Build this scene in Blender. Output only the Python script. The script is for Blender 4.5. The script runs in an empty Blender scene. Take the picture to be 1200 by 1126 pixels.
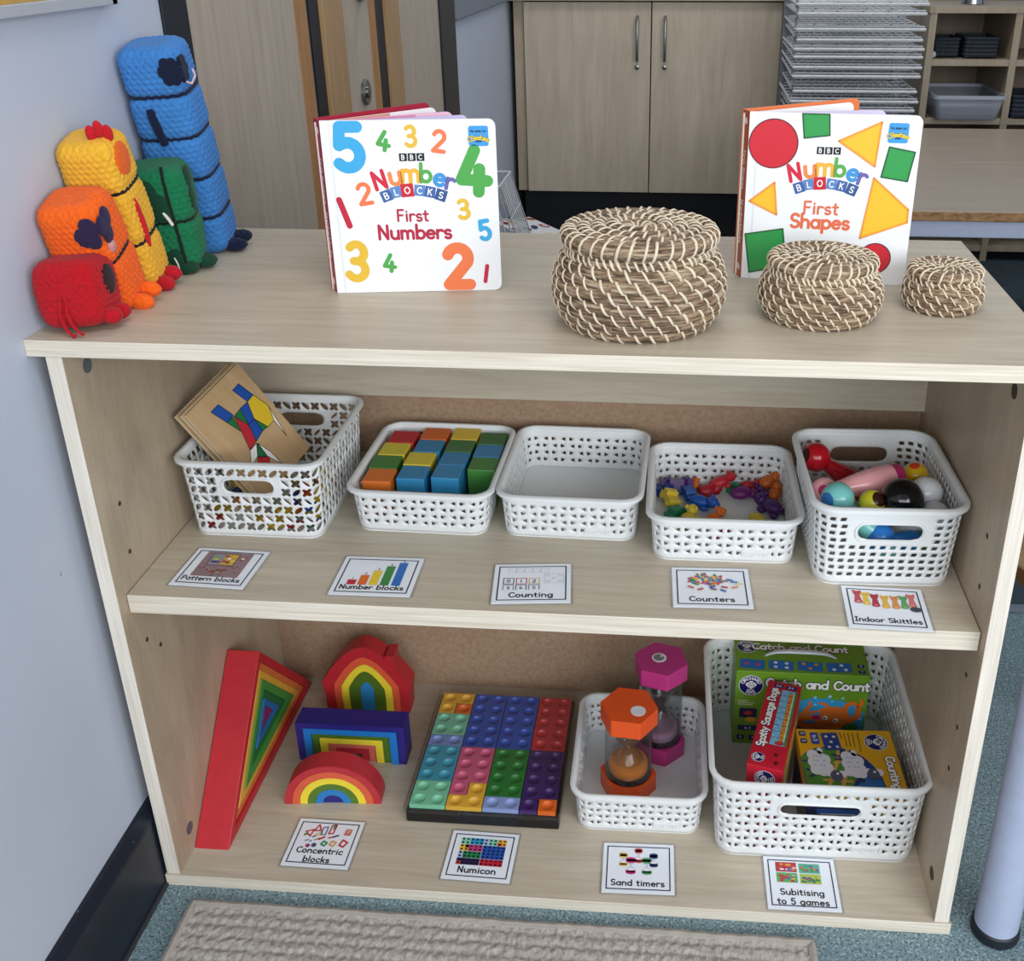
import bpy, math, random
from mathutils import Matrix, Vector, noise
from mathutils.geometry import delaunay_2d_cdt
from math import pi, sin, cos, radians
SC = bpy.context.scene
COL = SC.collection
def lin(h):
    h = h.lstrip('#')
    r = []
    for i in (0, 2, 4):
        c = int(h[i:i+2], 16)/255
        r.append(c/12.92 if c <= .04045 else ((c+.055)/1.055)**2.4)
    return (*r, 1)

# ---------------------------------------------------------------- camera
cam_d = bpy.data.cameras.new('camera')
cam = bpy.data.objects.new('camera', cam_d); COL.objects.link(cam)
F, CX, CY = 1242.19, 698.23, 492.11
YAW, PITCH, ROLL = -.0797, -.4331, -.0029
cam_d.sensor_fit = 'HORIZONTAL'; cam_d.sensor_width = 36
cam_d.lens = F*36/1200
cam_d.shift_x = -(CX-600)/1200
cam_d.shift_y = (CY-563)/1200
fwd = Vector((sin(YAW)*cos(PITCH), cos(YAW)*cos(PITCH), sin(PITCH)))
rgt = Vector((cos(YAW), -sin(YAW), 0)); upv = rgt.cross(fwd)
r2 = cos(ROLL)*rgt + sin(ROLL)*upv; u2 = -sin(ROLL)*rgt + cos(ROLL)*upv
m = Matrix((r2, u2, -fwd)).transposed().to_4x4(); m.translation = (.6403, -.9612, 1.1354)
cam.matrix_world = m
cam_d.clip_start = .02
SC.camera = cam

# ---------------------------------------------------------------- world, lights, exposure
w = bpy.data.worlds.new('world'); SC.world = w; w.use_nodes = True
bg = w.node_tree.nodes['Background']; bg.inputs[0].default_value = (.80, .88, 1.0, 1); bg.inputs[1].default_value = .50
def area(name, loc, target, sx, sy, power, color):
    d = bpy.data.lights.new(name, 'AREA'); d.shape = 'RECTANGLE'; d.size = sx; d.size_y = sy
    d.energy = power; d.color = color
    o = bpy.data.objects.new(name, d); COL.objects.link(o); o.location = loc
    o.rotation_euler = (Vector(target)-Vector(loc)).to_track_quat('-Z', 'Y').to_euler()
    return o
area('window_daylight', (2.5, -2.3, 1.55), (.45, .2, .45), 2.2, 1.4, 62, (.95, .98, 1.0))
area('window_daylight', (.2, -3.0, 1.5), (.5, .2, .4), 2.6, 1.3, 48, (.95, .98, 1.0))
area('ceiling_panel', (.9, -.9, 2.7), (.9, -.9, 0), 1.2, .6, 14, (1.0, .97, .92))
area('ceiling_panel', (.6, 2.2, 2.7), (.6, 2.2, 0), 1.2, .6, 17, (1.0, .98, .95))
vs = SC.view_settings
SC.display_settings.display_device = 'sRGB'
vs.view_transform = 'Standard'; vs.look = 'None'; vs.gamma = 1; vs.exposure = 0.0; vs.use_curve_mapping = False

# ---------------------------------------------------------------- materials
class NT:
    def __init__(s, name, rough=.5, spec=.5):
        s.m = bpy.data.materials.new(name); s.m.use_nodes = True
        s.t = s.m.node_tree; s.b = s.t.nodes['Principled BSDF']
        s.b.inputs['Roughness'].default_value = rough
        s.b.inputs['Specular IOR Level'].default_value = spec
    def n(s, typ, **kw):
        x = s.t.nodes.new(typ)
        for k, v in kw.items():
            if k.startswith('i_'):
                x.inputs[k[2:].replace('_', ' ')].default_value = v
            else: setattr(x, k, v)
        return x
    def l(s, a, b): s.t.links.new(a, b)
    def coords(s, scale=(1, 1, 1), kind='Object'):
        tc = s.n('ShaderNodeTexCoord'); mp = s.n('ShaderNodeMapping')
        mp.inputs['Scale'].default_value = scale
        s.l(tc.outputs[kind], mp.inputs['Vector']); return mp.outputs[0]
    def noise(s, vec, scale, detail=3, rough=.55, dist=0):
        x = s.n('ShaderNodeTexNoise'); x.inputs['Scale'].default_value = scale
        x.inputs['Detail'].default_value = detail; x.inputs['Roughness'].default_value = rough
        x.inputs['Distortion'].default_value = dist
        s.l(vec, x.inputs['Vector']); return x.outputs['Fac']
    def ramp(s, fac, stops):
        x = s.n('ShaderNodeValToRGB'); e = x.color_ramp.elements
        while len(e) < len(stops): e.new(.5)
        for q, (p, c) in zip(e, stops):
            q.position = p; q.color = lin(c) if isinstance(c, str) else c
        s.l(fac, x.inputs[0]); return x.outputs[0]
    def color(s, out): s.l(out, s.b.inputs['Base Color'])
    def bump(s, h, strength=.3, dist=.001):
        x = s.n('ShaderNodeBump'); x.inputs['Strength'].default_value = strength; x.inputs['Distance'].default_value = dist
        s.l(h, x.inputs['Height']); s.l(x.outputs[0], s.b.inputs['Normal'])
    def math(s, op, a, b=None):
        x = s.n('ShaderNodeMath', operation=op)
        for i, q in enumerate((a, b)):
            if q is None: continue
            if isinstance(q, (int, float)): x.inputs[i].default_value = q
            else: s.l(q, x.inputs[i])
        return x.outputs[0]
    def mix(s, fac, a, b):
        x = s.n('ShaderNodeMix', data_type='RGBA')
        for i, q in ((0, fac), (6, a), (7, b)):
            if isinstance(q, (int, float)): x.inputs[i].default_value = q
            elif isinstance(q, str): x.inputs[i].default_value = lin(q)
            elif isinstance(q, tuple): x.inputs[i].default_value = q
            else: s.l(q, x.inputs[i])
        return x.outputs[2]
_pc = {}
def flat(hexc, rough=.5, spec=.4, var=.04, bump=0, metal=0, name=None):
    """plain coloured material with a very light mottling"""
    k = (hexc, rough, spec, var, bump, metal)
    if k in _pc: return _pc[k]
    n = NT(name or 'paint_'+hexc.lstrip('#'), rough, spec)
    c = lin(hexc); v = n.noise(n.coords(), 60, 2)
    a = tuple(x*(1-var) for x in c[:3])+(1,); b = tuple(min(1, x*(1+var)) for x in c[:3])+(1,)
    n.color(n.ramp(v, [(.3, a), (.7, b)]))
    n.b.inputs['Metallic'].default_value = metal
    if bump: n.bump(n.noise(n.coords(), 400, 2), bump, .0006)
    _pc[k] = n.m; return n.m
def wood(name, light, dark, grain=(1, 12, 12), scale=6, rough=.42, spec=.35, fine=.35, contrast=(.35, .68)):
    n = NT(name, rough, spec)
    v = n.coords(grain)
    a = n.noise(v, scale, 4, .6, .6); b = n.noise(n.coords(tuple(g*(1 if g <= 1.5 else 6) for g in grain)), scale*3, 3, .6, .2)
    f = n.math('ADD', n.math('MULTIPLY', a, 1-fine), n.math('MULTIPLY', b, fine))
    n.color(n.ramp(f, [(contrast[0], dark), (contrast[1], light)]))
    n.bump(b, .06, .0004)
    return n.m
M_MAPLE = wood('maple_laminate', '#c6bcaa', '#aea28f')
M_MAPLE_Y = wood('maple_laminate_side', '#bfae97', '#a3927d', (12, 3, 1), 5)
M_EDGE = wood('maple_edge_band', '#e4dccd', '#c3b7a3', (1.2, 10, 60), 5, .45, .3, .25, (.3, .62))
M_EDGE_V = wood('maple_edge_band_upright', '#e9e2d7', '#cbc1b1', (60, 10, 1.2), 5, .45, .3, .25, (.3, .62))
def hardboard():
    n = NT('hardboard', .7, .2)
    n.color(n.ramp(n.noise(n.coords(), 160, 4, .7), [(.3, '#93785f'), (.7, '#ab9079')]))
    return n.m
M_HARD = hardboard()

# ---------------------------------------------------------------- mesh builder
class MB:
    def __init__(s):
        s.v = []; s.f = []; s.mi = []; s.sm = []; s.mats = []; s.xf = Matrix(); s.cur = 0; s.smooth = False
    def mat(s, m):
        if m not in s.mats: s.mats.append(m)
        s.cur = s.mats.index(m); return s
    def add(s, vs, fs, smooth=None):
        o = len(s.v); x = s.xf
        s.v += [tuple(x @ Vector(p)) for p in vs]
        sm = s.smooth if smooth is None else smooth
        for f in fs:
            s.f.append(tuple(o+i for i in f)); s.mi.append(s.cur); s.sm.append(sm)
    def box(s, p0, p1):
        (a, b, c), (d, e, f) = p0, p1
        s.add([(a, b, c), (d, b, c), (d, e, c), (a, e, c), (a, b, f), (d, b, f), (d, e, f), (a, e, f)],
              [(0, 3, 2, 1), (4, 5, 6, 7), (0, 1, 5, 4), (1, 2, 6, 5), (2, 3, 7, 6), (3, 0, 4, 7)], False)
    def poly(s, pts, z=0):
        s.add([(*p, z) if len(p) == 2 else p for p in pts], [tuple(range(len(pts)))], False)
    def prism(s, pts, z0, z1, smooth=False, caps=True):
        n = len(pts)
        vs = [(x, y, z0) for x, y in pts]+[(x, y, z1) for x, y in pts]
        s.add(vs, [(i, (i+1) % n, n+(i+1) % n, n+i) for i in range(n)], smooth)
        if caps: s.add(vs, [tuple(reversed(range(n))), tuple(range(n, 2*n))], False)
    def ring_prism(s, outer, inner, z0, z1):
        """two closed outlines with equal point counts -> frame"""
        n = len(outer)
        vs = [(*p, z0) for p in outer]+[(*p, z0) for p in inner]+[(*p, z1) for p in outer]+[(*p, z1) for p in inner]
        fs = []
        for i in range(n):
            j = (i+1) % n
            fs += [(i, j, 2*n+j, 2*n+i), (n+j, n+i, 3*n+i, 3*n+j), (2*n+i, 2*n+j, 3*n+j, 3*n+i), (j, i, n+i, n+j)]
        s.add(vs, fs, False)
    def lathe(s, prof, n=32, cap0=True, cap1=True, smooth=True):
        vs = []; fs = []
        for r, z in prof:
            vs += [(r*cos(2*pi*k/n), r*sin(2*pi*k/n), z) for k in range(n)]
        for i in range(len(prof)-1):
            for k in range(n):
                k2 = (k+1) % n
                fs.append((i*n+k, i*n+k2, (i+1)*n+k2, (i+1)*n+k))
        s.add(vs, fs, smooth)
        if cap0: s.add(vs[:n], [tuple(reversed(range(n)))], False)
        if cap1: s.add(vs[-n:], [tuple(range(n))], False)
    def tube(s, path, r, n=8, closed=False, smooth=True, flatn=1.0):
        P = [Vector(p) for p in path]; L = len(P); vs = []; fs = []
        up = None
        for i, p in enumerate(P):
            if closed: t = P[(i+1) % L]-P[i-1]
            else: t = P[min(i+1, L-1)]-P[max(i-1, 0)]
            t.normalize()
            if up is None: up = Vector((0, 0, 1)) if abs(t.z) < .9 else Vector((0, 1, 0))
            sd = t.cross(up).normalized(); up = sd.cross(t).normalized()
            rr = r[i] if isinstance(r, (list, tuple)) else r
            for k in range(n):
                a = 2*pi*k/n
                vs.append(p+sd*cos(a)*rr+up*sin(a)*rr*flatn)
        for i in range(L if closed else L-1):
            for k in range(n):
                k2 = (k+1) % n; j = (i+1) % L
                fs.append((i*n+k, i*n+k2, j*n+k2, j*n+k))
        s.add(vs, fs, smooth)
        if not closed:
            s.add(vs[:n], [tuple(reversed(range(n)))], smooth); s.add(vs[-n:], [tuple(range(n))], smooth)
    def ball(s, c, r, n=16, m=10, rot=None):
        if isinstance(r, (int, float)): r = (r, r, r)
        R = rot.to_4x4() if rot is not None else Matrix()
        vs = []; fs = []
        T = Matrix.Translation(c) @ R
        for i in range(m+1):
            a = -pi/2+pi*i/m
            for k in range(n):
                b = 2*pi*k/n
                vs.append(tuple(T @ Vector((r[0]*cos(a)*cos(b), r[1]*cos(a)*sin(b), r[2]*sin(a)))))
        for i in range(m):
            for k in range(n):
                k2 = (k+1) % n
                if i == 0: fs.append((k, n+k2, n+k))
                elif i == m-1: fs.append((i*n+k, i*n+k2, (i+1)*n+k))
                else: fs.append((i*n+k, i*n+k2, (i+1)*n+k2, (i+1)*n+k))
        s.add(vs, fs, True)
    # ---- flat printing (in the local xy plane)
    def disc(s, x, y, r, z=0, n=24, ry=None):
        ry = ry or r
        s.poly([(x+r*cos(2*pi*k/n), y+ry*sin(2*pi*k/n), z) for k in range(n)])
    def rrect(s, x0, y0, x1, y1, r, z=0):
        s.poly([(a, b, z) for a, b in rr_pts(x0, y0, x1, y1, r)])
    def rect(s, x0, y0, x1, y1, z=0): s.poly([(x0, y0, z), (x1, y0, z), (x1, y1, z), (x0, y1, z)])
    def frame(s, x0, y0, x1, y1, t, z=0):
        s.rect(x0, y0, x1, y0+t, z); s.rect(x0, y1-t, x1, y1, z); s.rect(x0, y0+t, x0+t, y1-t, z); s.rect(x1-t, y0+t, x1, y1-t, z)
    def stroke(s, pts, w, z=0, n=8): s.union(stroke_polys(pts, w), z)
    def union(s, polys, z):
        """flat union of overlapping convex pieces, as clean triangles"""
        co = []; fa = []
        for q in polys:
            fa.append(list(range(len(co), len(co)+len(q)))); co += [Vector((p[0]*1000, p[1]*1000)) for p in q]
        v, e, f, ov, oe, of = delaunay_2d_cdt(co, [], fa, 0, 1e-4)
        keep = [t for t, o in zip(f, of) if len(o)]
        s.add([(p.x/1000, p.y/1000, z) for p in v], keep, False)
    def weld(s, d=2e-5):
        key = {}; mp = []; nv = []
        for p in s.v:
            k = tuple(round(q/d/4) for q in p)
            if k not in key: key[k] = len(nv); nv.append(p)
            mp.append(key[k])
        f2 = []; m2 = []; s2 = []
        for f, m_, q in zip(s.f, s.mi, s.sm):
            g = []
            for i in f:
                j = mp[i]
                if not g or (g[-1] != j and g[0] != j): g.append(j)
            if len(g) > 2: f2.append(tuple(g)); m2.append(m_); s2.append(q)
        s.v, s.f, s.mi, s.sm = nv, f2, m2, s2
    def build(s, name, parent=None, loc=None, rot=None, sharp=35, bevel=0, solid=0, seg=2):
        me = bpy.data.meshes.new(name)
        me.from_pydata(s.v, [], s.f)
        for m_ in s.mats: me.materials.append(m_)
        me.polygons.foreach_set('material_index', s.mi)
        me.polygons.foreach_set('use_smooth', s.sm)
        me.update()
        if any(s.sm): me.set_sharp_from_angle(angle=radians(sharp))
        o = bpy.data.objects.new(name, me); COL.objects.link(o)
        if parent: o.parent = parent
        if loc: o.location = loc
        if rot: o.rotation_euler = rot
        if solid:
            q = o.modifiers.new('solid', 'SOLIDIFY'); q.thickness = solid; q.offset = -1
        if bevel:
            q = o.modifiers.new('bevel', 'BEVEL'); q.width = bevel; q.segments = seg; q.limit_method = 'ANGLE'; q.angle_limit = radians(40)
        return o
def stroke_polys(pts, w):
    h = w/2; P = [Vector((p[0], p[1])) for p in pts]; Q = [P[0]]; out = []
    for p in P[1:]:
        if (p-Q[-1]).length > 1e-7: Q.append(p)
    P = Q; nd = 10 if h < .0012 else 20
    circ = lambda c: [(c.x+h*cos(2*pi*(k+.5)/nd), c.y+h*sin(2*pi*(k+.5)/nd)) for k in range(nd)]
    if len(P) == 1: return [circ(P[0])]
    for i in range(len(P)-1):
        d = (P[i+1]-P[i]).normalized(); nn = Vector((-d.y, d.x))*h
        out.append([tuple(P[i]-nn), tuple(P[i+1]-nn), tuple(P[i+1]+nn), tuple(P[i]+nn)])
    for p in P: out.append(circ(p))
    return out
def rr_pts(x0, y0, x1, y1, r, n=6):
    out = []
    for cx, cy, a0 in ((x1-r, y0+r, -90), (x1-r, y1-r, 0), (x0+r, y1-r, 90), (x0+r, y0+r, 180)):
        for k in range(n+1):
            a = radians(a0+90*k/n); out.append((cx+r*cos(a), cy+r*sin(a)))
    return out
def empty(name, label, cat, loc=(0, 0, 0), rot=(0, 0, 0), group=None):
    o = bpy.data.objects.new(name, None); COL.objects.link(o)
    o.location = loc; o.rotation_euler = rot; o.empty_display_size = .02
    return tag(o, label, cat, group)
def tag(o, label, cat, group=None):
    o['label'] = label; o['category'] = cat
    if group: o['group'] = group
    return o
def struct(o): o['kind'] = 'structure'; return o
def simple(name, p0, p1, mat, parent=None, bevel=.0005):
    b = MB().mat(mat); b.box(p0, p1); return b.build(name, parent, bevel=bevel)

# ---------------------------------------------------------------- lettering: rounded single-stroke alphabet
def arc(cx, cy, rx, ry, a0, a1, n=None):
    n = n or max(3, int(abs(a1-a0)/22)+1)
    return [(cx+rx*cos(radians(a0+(a1-a0)*k/n)), cy+ry*sin(radians(a0+(a1-a0)*k/n))) for k in range(n+1)]
_o = lambda: [arc(.27, .27, .25, .27, 0, 360)]
G = {  # glyph: (advance, strokes); x-height .54, cap height .9
 'a': (.62, [arc(.28, .27, .25, .27, 25, 335), [(.53, .54), (.53, 0)]]), 'b': (.6, [[(.05, .92), (.05, 0)], arc(.3, .27, .25, .27, 155, -155)]),
 'c': (.54, [arc(.3, .27, .26, .27, 45, 315)]), 'd': (.62, [arc(.28, .27, .25, .27, 25, 335), [(.53, .92), (.53, 0)]]),
 'e': (.6, [[(.04, .29), (.53, .29)]+arc(.29, .27, .25, .27, 5, 315)]), 'f': (.42, [arc(.3, .74, .16, .17, 60, 180)+[(.14, 0)], [(.0, .52), (.34, .52)]]),
 'g': (.62, [arc(.28, .27, .25, .27, 25, 335), [(.53, .54), (.53, -.1)]+arc(.29, -.1, .24, .17, 0, -150)]), 'h': (.6, [[(.05, .92), (.05, 0)], arc(.28, .3, .23, .24, 180, 0)+[(.51, 0)]]),
 'i': (.22, [[(.1, .54), (.1, 0)], [(.1, .76)]]), 'k': (.54, [[(.05, .92), (.05, 0)], [(.45, .52), (.07, .22)], [(.2, .32), (.48, 0)]]), 'l': (.24, [[(.1, .92), (.1, 0)]]),
 'm': (.92, [[(.05, .54), (.05, 0)], arc(.24, .33, .19, .21, 180, 0)+[(.43, 0)], arc(.62, .33, .19, .21, 180, 0)+[(.81, 0)]]),
 'n': (.6, [[(.05, .54), (.05, 0)], arc(.28, .3, .23, .24, 180, 0)+[(.51, 0)]]), 'o': (.6, _o()), 'p': (.6, [[(.05, .54), (.05, -.3)], arc(.3, .27, .25, .27, 155, -155)]),
 'r': (.44, [[(.05, .54), (.05, 0)], arc(.27, .3, .22, .24, 180, 50)]), 's': (.48, [arc(.23, .4, .18, .14, 35, 250)+arc(.23, .13, .19, .14, 80, -150)]),
 't': (.42, [[(.16, .78), (.16, .12)]+arc(.28, .12, .12, .12, 180, 290), [(.0, .54), (.36, .54)]]), 'u': (.6, [[(.05, .54), (.05, .24)]+arc(.28, .24, .23, .24, 180, 360), [(.51, .54), (.51, 0)]]),
 'y': (.56, [[(.03, .54), (.26, .04)], [(.49, .54), (.14, -.3)]]),
 'A': (.72, [[(.02, 0), (.33, .9), (.64, 0)], [(.13, .3), (.53, .3)]]), 'B': (.64, [[(.06, 0), (.06, .9)]+arc(.3, .68, .22, .22, 90, -90)+arc(.32, .23, .25, .23, 90, -90)+[(.06, 0)], [(.06, .46), (.32, .46)]]),
 'C': (.7, [arc(.4, .45, .36, .45, 45, 315)]), 'D': (.7, [[(.06, 0), (.06, .9), (.22, .9)]+arc(.22, .45, .4, .45, 90, -90)+[(.06, 0)]]), 'E': (.56, [[(.5, .9), (.06, .9), (.06, 0), (.5, 0)], [(.06, .47), (.42, .47)]]),
 'F': (.56, [[(.5, .9), (.06, .9), (.06, 0)], [(.06, .47), (.42, .47)]]), 'H': (.7, [[(.06, .9), (.06, 0)], [(.6, .9), (.6, 0)], [(.06, .46), (.6, .46)]]), 'I': (.42, [[(.2, .9), (.2, 0)], [(.04, .9), (.36, .9)], [(.04, 0), (.36, 0)]]),
 'K': (.64, [[(.06, .9), (.06, 0)], [(.54, .9), (.08, .4)], [(.22, .54), (.58, 0)]]), 'L': (.52, [[(.06, .9), (.06, 0), (.48, 0)]]),
 'N': (.72, [[(.06, 0), (.06, .9), (.6, 0), (.6, .9)]]), 'O': (.8, [arc(.4, .45, .36, .45, 0, 360)]), 'P': (.6, [[(.06, 0), (.06, .9), (.28, .9)]+arc(.28, .66, .25, .24, 90, -90)+[(.06, .42)]]),
 'R': (.64, [[(.06, 0), (.06, .9), (.28, .9)]+arc(.28, .66, .25, .24, 90, -90)+[(.06, .42)], [(.28, .42), (.56, 0)]]), 'S': (.62, [arc(.31, .67, .24, .23, 30, 255)+arc(.3, .22, .26, .22, 80, -150)]),
 'T': (.66, [[(.02, .9), (.6, .9)], [(.31, .9), (.31, 0)]]), 'Y': (.66, [[(.02, .9), (.31, .45), (.6, .9)], [(.31, .45), (.31, 0)]]),
 '0': (.64, [arc(.31, .45, .27, .45, 0, 360)]), '1': (.34, [[(.14, .9), (.14, 0)]]), '2': (.62, [arc(.29, .65, .25, .25, 160, -25)+[(.05, 0), (.56, 0)]]),
 '3': (.6, [arc(.27, .68, .22, .22, 145, -80)+[(.2, .46)], [(.2, .46)]+arc(.27, .23, .25, .23, 80, -145)]), '4': (.66, [[(.3, .9), (.04, .25), (.6, .25)], [(.42, .5), (.42, 0)]]),
 '5': (.62, [[(.52, .9), (.14, .9), (.1, .5)]+arc(.28, .28, .27, .28, 120, -140)]), '6': (.6, [[(.42, .9), (.1, .42)]+arc(.3, .26, .25, .26, 150, -210)]), '7': (.56, [[(.04, .9), (.5, .9), (.18, 0)]]), '9': (.6, [arc(.28, .64, .24, .25, 0, 360), [(.52, .64), (.36, 0)]]),
 '-': (.4, [[(.06, .35), (.32, .35)]]), '+': (.5, [[(.05, .4), (.43, .4)], [(.24, .6), (.24, .2)]]), '.': (.22, [[(.08, .02)]]), ' ': (.34, [])}
def text_width(t, h, sp=0): return sum(G[c][0]+sp for c in t)*h
def write(mb, t, x, y, h, w=.13, z=0, align='c', slant=0, sp=.04, fn=None, squash=1):
    """draw text; h = em height, w = stroke width as share of h, fn maps (x, y) -> (x, y)"""
    tw = text_width(t, h, sp)*squash
    px = x-tw/2 if align == 'c' else x if align == 'l' else x-tw
    for c in t:
        adv, st = G[c]; pol = []
        for q in st:
            pts = [(px+(a*squash+slant*b)*h, y+b*h) for a, b in q]
            if fn: pts = [fn(*p) for p in pts]
            pol += stroke_polys(pts, w*h)
        px += (adv+sp)*h*squash
        if pol: mb.union(pol, z)
def curve_fn(x0, y0, R, top=True):
    """bend a baseline through (x0, y0) round a circle of radius R, arching up (top) or sagging"""
    def f(x, y):
        if top:
            a = pi/2-(x-x0)/R; return (x0+(R+y-y0)*cos(a), y0-R+(R+y-y0)*sin(a))
        a = -pi/2+(x-x0)/R; return (x0+(R-(y-y0))*cos(a), y0+R+(R-(y-y0))*sin(a))
    return f
# ================================================================ the setting
def m_floor():
    n = NT('speckled_vinyl', .38, .35); v = n.coords()
    base = n.ramp(n.noise(v, 3, 3), [(.3, '#6e858c'), (.7, '#7a9198')])
    f1 = n.noise(v, 330, 2, .5); f2 = n.noise(n.coords((1.07, .93, 1)), 260, 2, .5)
    c = n.mix(n.ramp(f1, [(.545, (0, 0, 0, 1)), (.60, (1, 1, 1, 1))]), base, '#42575f')
    c = n.mix(n.ramp(f2, [(.58, (0, 0, 0, 1)), (.63, (1, 1, 1, 1))]), c, '#9db2b8')
    n.color(c); return n.m
def m_wall():
    n = NT('painted_wall', .6, .25); v = n.coords()
    base = n.ramp(n.noise(v, 2.2, 4), [(.3, '#b6bdcc'), (.7, '#bec5d3')])
    sc = n.noise(n.coords((1, 4, 26)), 5, 5, .75)
    c = n.mix(n.ramp(sc, [(.70, (0, 0, 0, 1)), (.78, (.5, .5, .5, 1))]), base, '#9aa5b8')
    ch = n.noise(n.coords((1, 1, .6)), 70, 1, .4)
    n.color(n.mix(n.ramp(ch, [(.82, (0, 0, 0, 1)), (.83, (1, 1, 1, 1))]), c, '#6d7482'))
    n.bump(n.noise(v, 140, 3), .08, .0008); return n.m
def m_skirting():
    n = NT('navy_skirting', .38, .4); v = n.coords((1, 3, 30))
    f = n.noise(v, 14, 5, .8)
    n.color(n.mix(n.ramp(f, [(.655, (0, 0, 0, 1)), (.72, (1, 1, 1, 1))]), '#1b212d', '#8f9298')); return n.m
XW = -.0187
M_WALL = m_wall()
struct(simple('floor', (-.1, -1.6, -.05), (5.0, 3.9, 0), m_floor(), bevel=0))
b = MB().mat(M_WALL)
b.box((-.12, -1.6, 0), (XW, .4175, 2.7)); b.box((-.12, 2.22, 0), (XW, 3.78, 2.7)); b.box((-.12, .4175, 2.12), (XW, 2.22, 2.7))
struct(b.build('wall_left'))
struct(simple('floor_back', (XW, .725, 0), (5.0, 3.78, .004), flat('#3c484f', .9, .15, .12, .5), bevel=0)); struct(simple('trim_2', (XW, .705, 0), (5.0, .725, .006), flat('#6d7a86', .5), bevel=.001))
struct(simple('wall_back', (-.12, 3.78, 0), (5.0, 3.9, 2.7), M_WALL, bevel=0))
b = MB().mat(m_skirting())
b.xf = Matrix(((0, 0, 1, 0), (1, 0, 0, 0), (0, 1, 0, 0), (0, 0, 0, 1)))  # profile (x->y) helper
def skirt(y0, y1):
    prof = [(XW, .0), (-.0032, .0), (-.0032, .108), (-.0042, .112), (-.0135, .124), (XW, .126)]
    vs = [(x, y0, z) for x, z in prof]+[(x, y1, z) for x, z in prof]; n = len(prof)
    b.xf = Matrix(); b.add(vs, [(i, (i+1) % n, n+(i+1) % n, n+i) for i in range(n)]+[tuple(range(n)), tuple(range(2*n-1, n-1, -1))], False)
skirt(-1.6, .4175); skirt(2.22, 3.2)
struct(b.build('baseboard_left', bevel=.0006))
b = MB().mat(flat('#3b3c40', .5))
b.box((-.0032, -1.6, 0), (.0006, -.0024, .004)); struct(b.build('trim_1'))

# two door leaves and their side panels in the left wall
M_LEAF = wood('grey_beech_laminate', '#b9ad9f', '#a39687', (14, 14, 1), 4, .5)
M_LIP = wood('timber_lipping', '#b78a5c', '#93683f', (30, 30, 1.5), 5, .45)
M_BEECH = wood('timber_frame', '#b3946d', '#977652', (30, 30, 1.5), 5, .45)
M_BLACK = flat('#161b24', .45, .4); M_DKGREY = flat('#55585b', .6)
M_STEEL = flat('#8d8d8c', .3, .5, .03, 0, 1.0)
def door(name, segs):
    root = bpy.data.objects.new(name, None); COL.objects.link(root); struct(root)
    for nm, y0, y1, x, mat in segs: simple(nm, (XW-.06, y0, 0), (XW+x, y1, 2.12), mat, root, .001)
    return root
d1 = door('door_1', [('door_frame', .4175, .49, .004, M_BLACK), ('door_leaf', .49, .909, 0, M_LEAF), ('lipping', .909, .969, .001, M_LIP), ('stop', .969, 1.0, -.008, M_DKGREY), ('seal', 1.0, 1.05, -.004, M_BLACK)])
d2 = door('door_2', [('door_frame', 1.05, 1.17, .004, M_BEECH), ('door_leaf', 1.17, 1.356, 0, M_LEAF), ('lipping', 1.356, 1.408, .001, M_LIP), ('stop', 1.408, 1.43, -.008, M_DKGREY), ('seal', 1.43, 1.49, -.004, M_BLACK)])
d3 = door('door_3', [('door_frame', 1.49, 1.60, .004, M_BEECH), ('door_leaf', 1.60, 2.03, 0, M_LEAF), ('edge_frame', 2.03, 2.22, .006, M_BLACK)])
b = MB().mat(M_STEEL); b.xf = Matrix.Translation((XW, 1.278, .8306)) @ Matrix.Rotation(pi/2, 4, 'Y')
b.lathe([(.026, 0), (.026, .006), (.024, .008), (.012, .008), (.012, .012), (.0, .013)], 28, True, False)
b.build('keyhole_cover', d2)
b = MB().mat(M_STEEL)
b.tube([(XW, 1.30, 1.03), (XW+.045, 1.30, 1.03), (XW+.055, 1.29, 1.03), (XW+.055, 1.26, 1.028), (XW+.055, 1.20, 1.028)], .0095, 12)
b.xf = Matrix.Translation((XW, 1.30, 1.03)) @ Matrix.Rotation(pi/2, 4, 'Y'); b.lathe([(.026, 0), (.026, .008), (.0, .009)], 28, True, False)
b.build('door_handle', d2)
# boards on the left wall
nb = empty('notice_board', 'notice board with golden face and pale metal edge on left wall above toys', 'notice board', (XW, -.2, 1.06))
simple('board_face', (0, -.6, .012), (.012, .478, .75), flat('#b5914f', .7), nb); b = MB().mat(flat('#c4c8cf', .4, .5, .02, 0, .4))
b.box((0, -.6, 0), (.016, .485, .012)); b.box((0, .473, .0), (.016, .485, .75)); b.build('edge_frame', nb, bevel=.001)
gb = empty('wall_panel', 'plain grey panel fixed high on the wall beside the cupboard', 'panel', (XW, 2.23, .90))
simple('panel_face', (0, 0, .004), (.01, 1.54, .9), flat('#7d838d', .7), gb); simple('bottom_rail', (0, 0, 0), (.012, 1.54, .006), flat('#6a7079', .7), gb)

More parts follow.
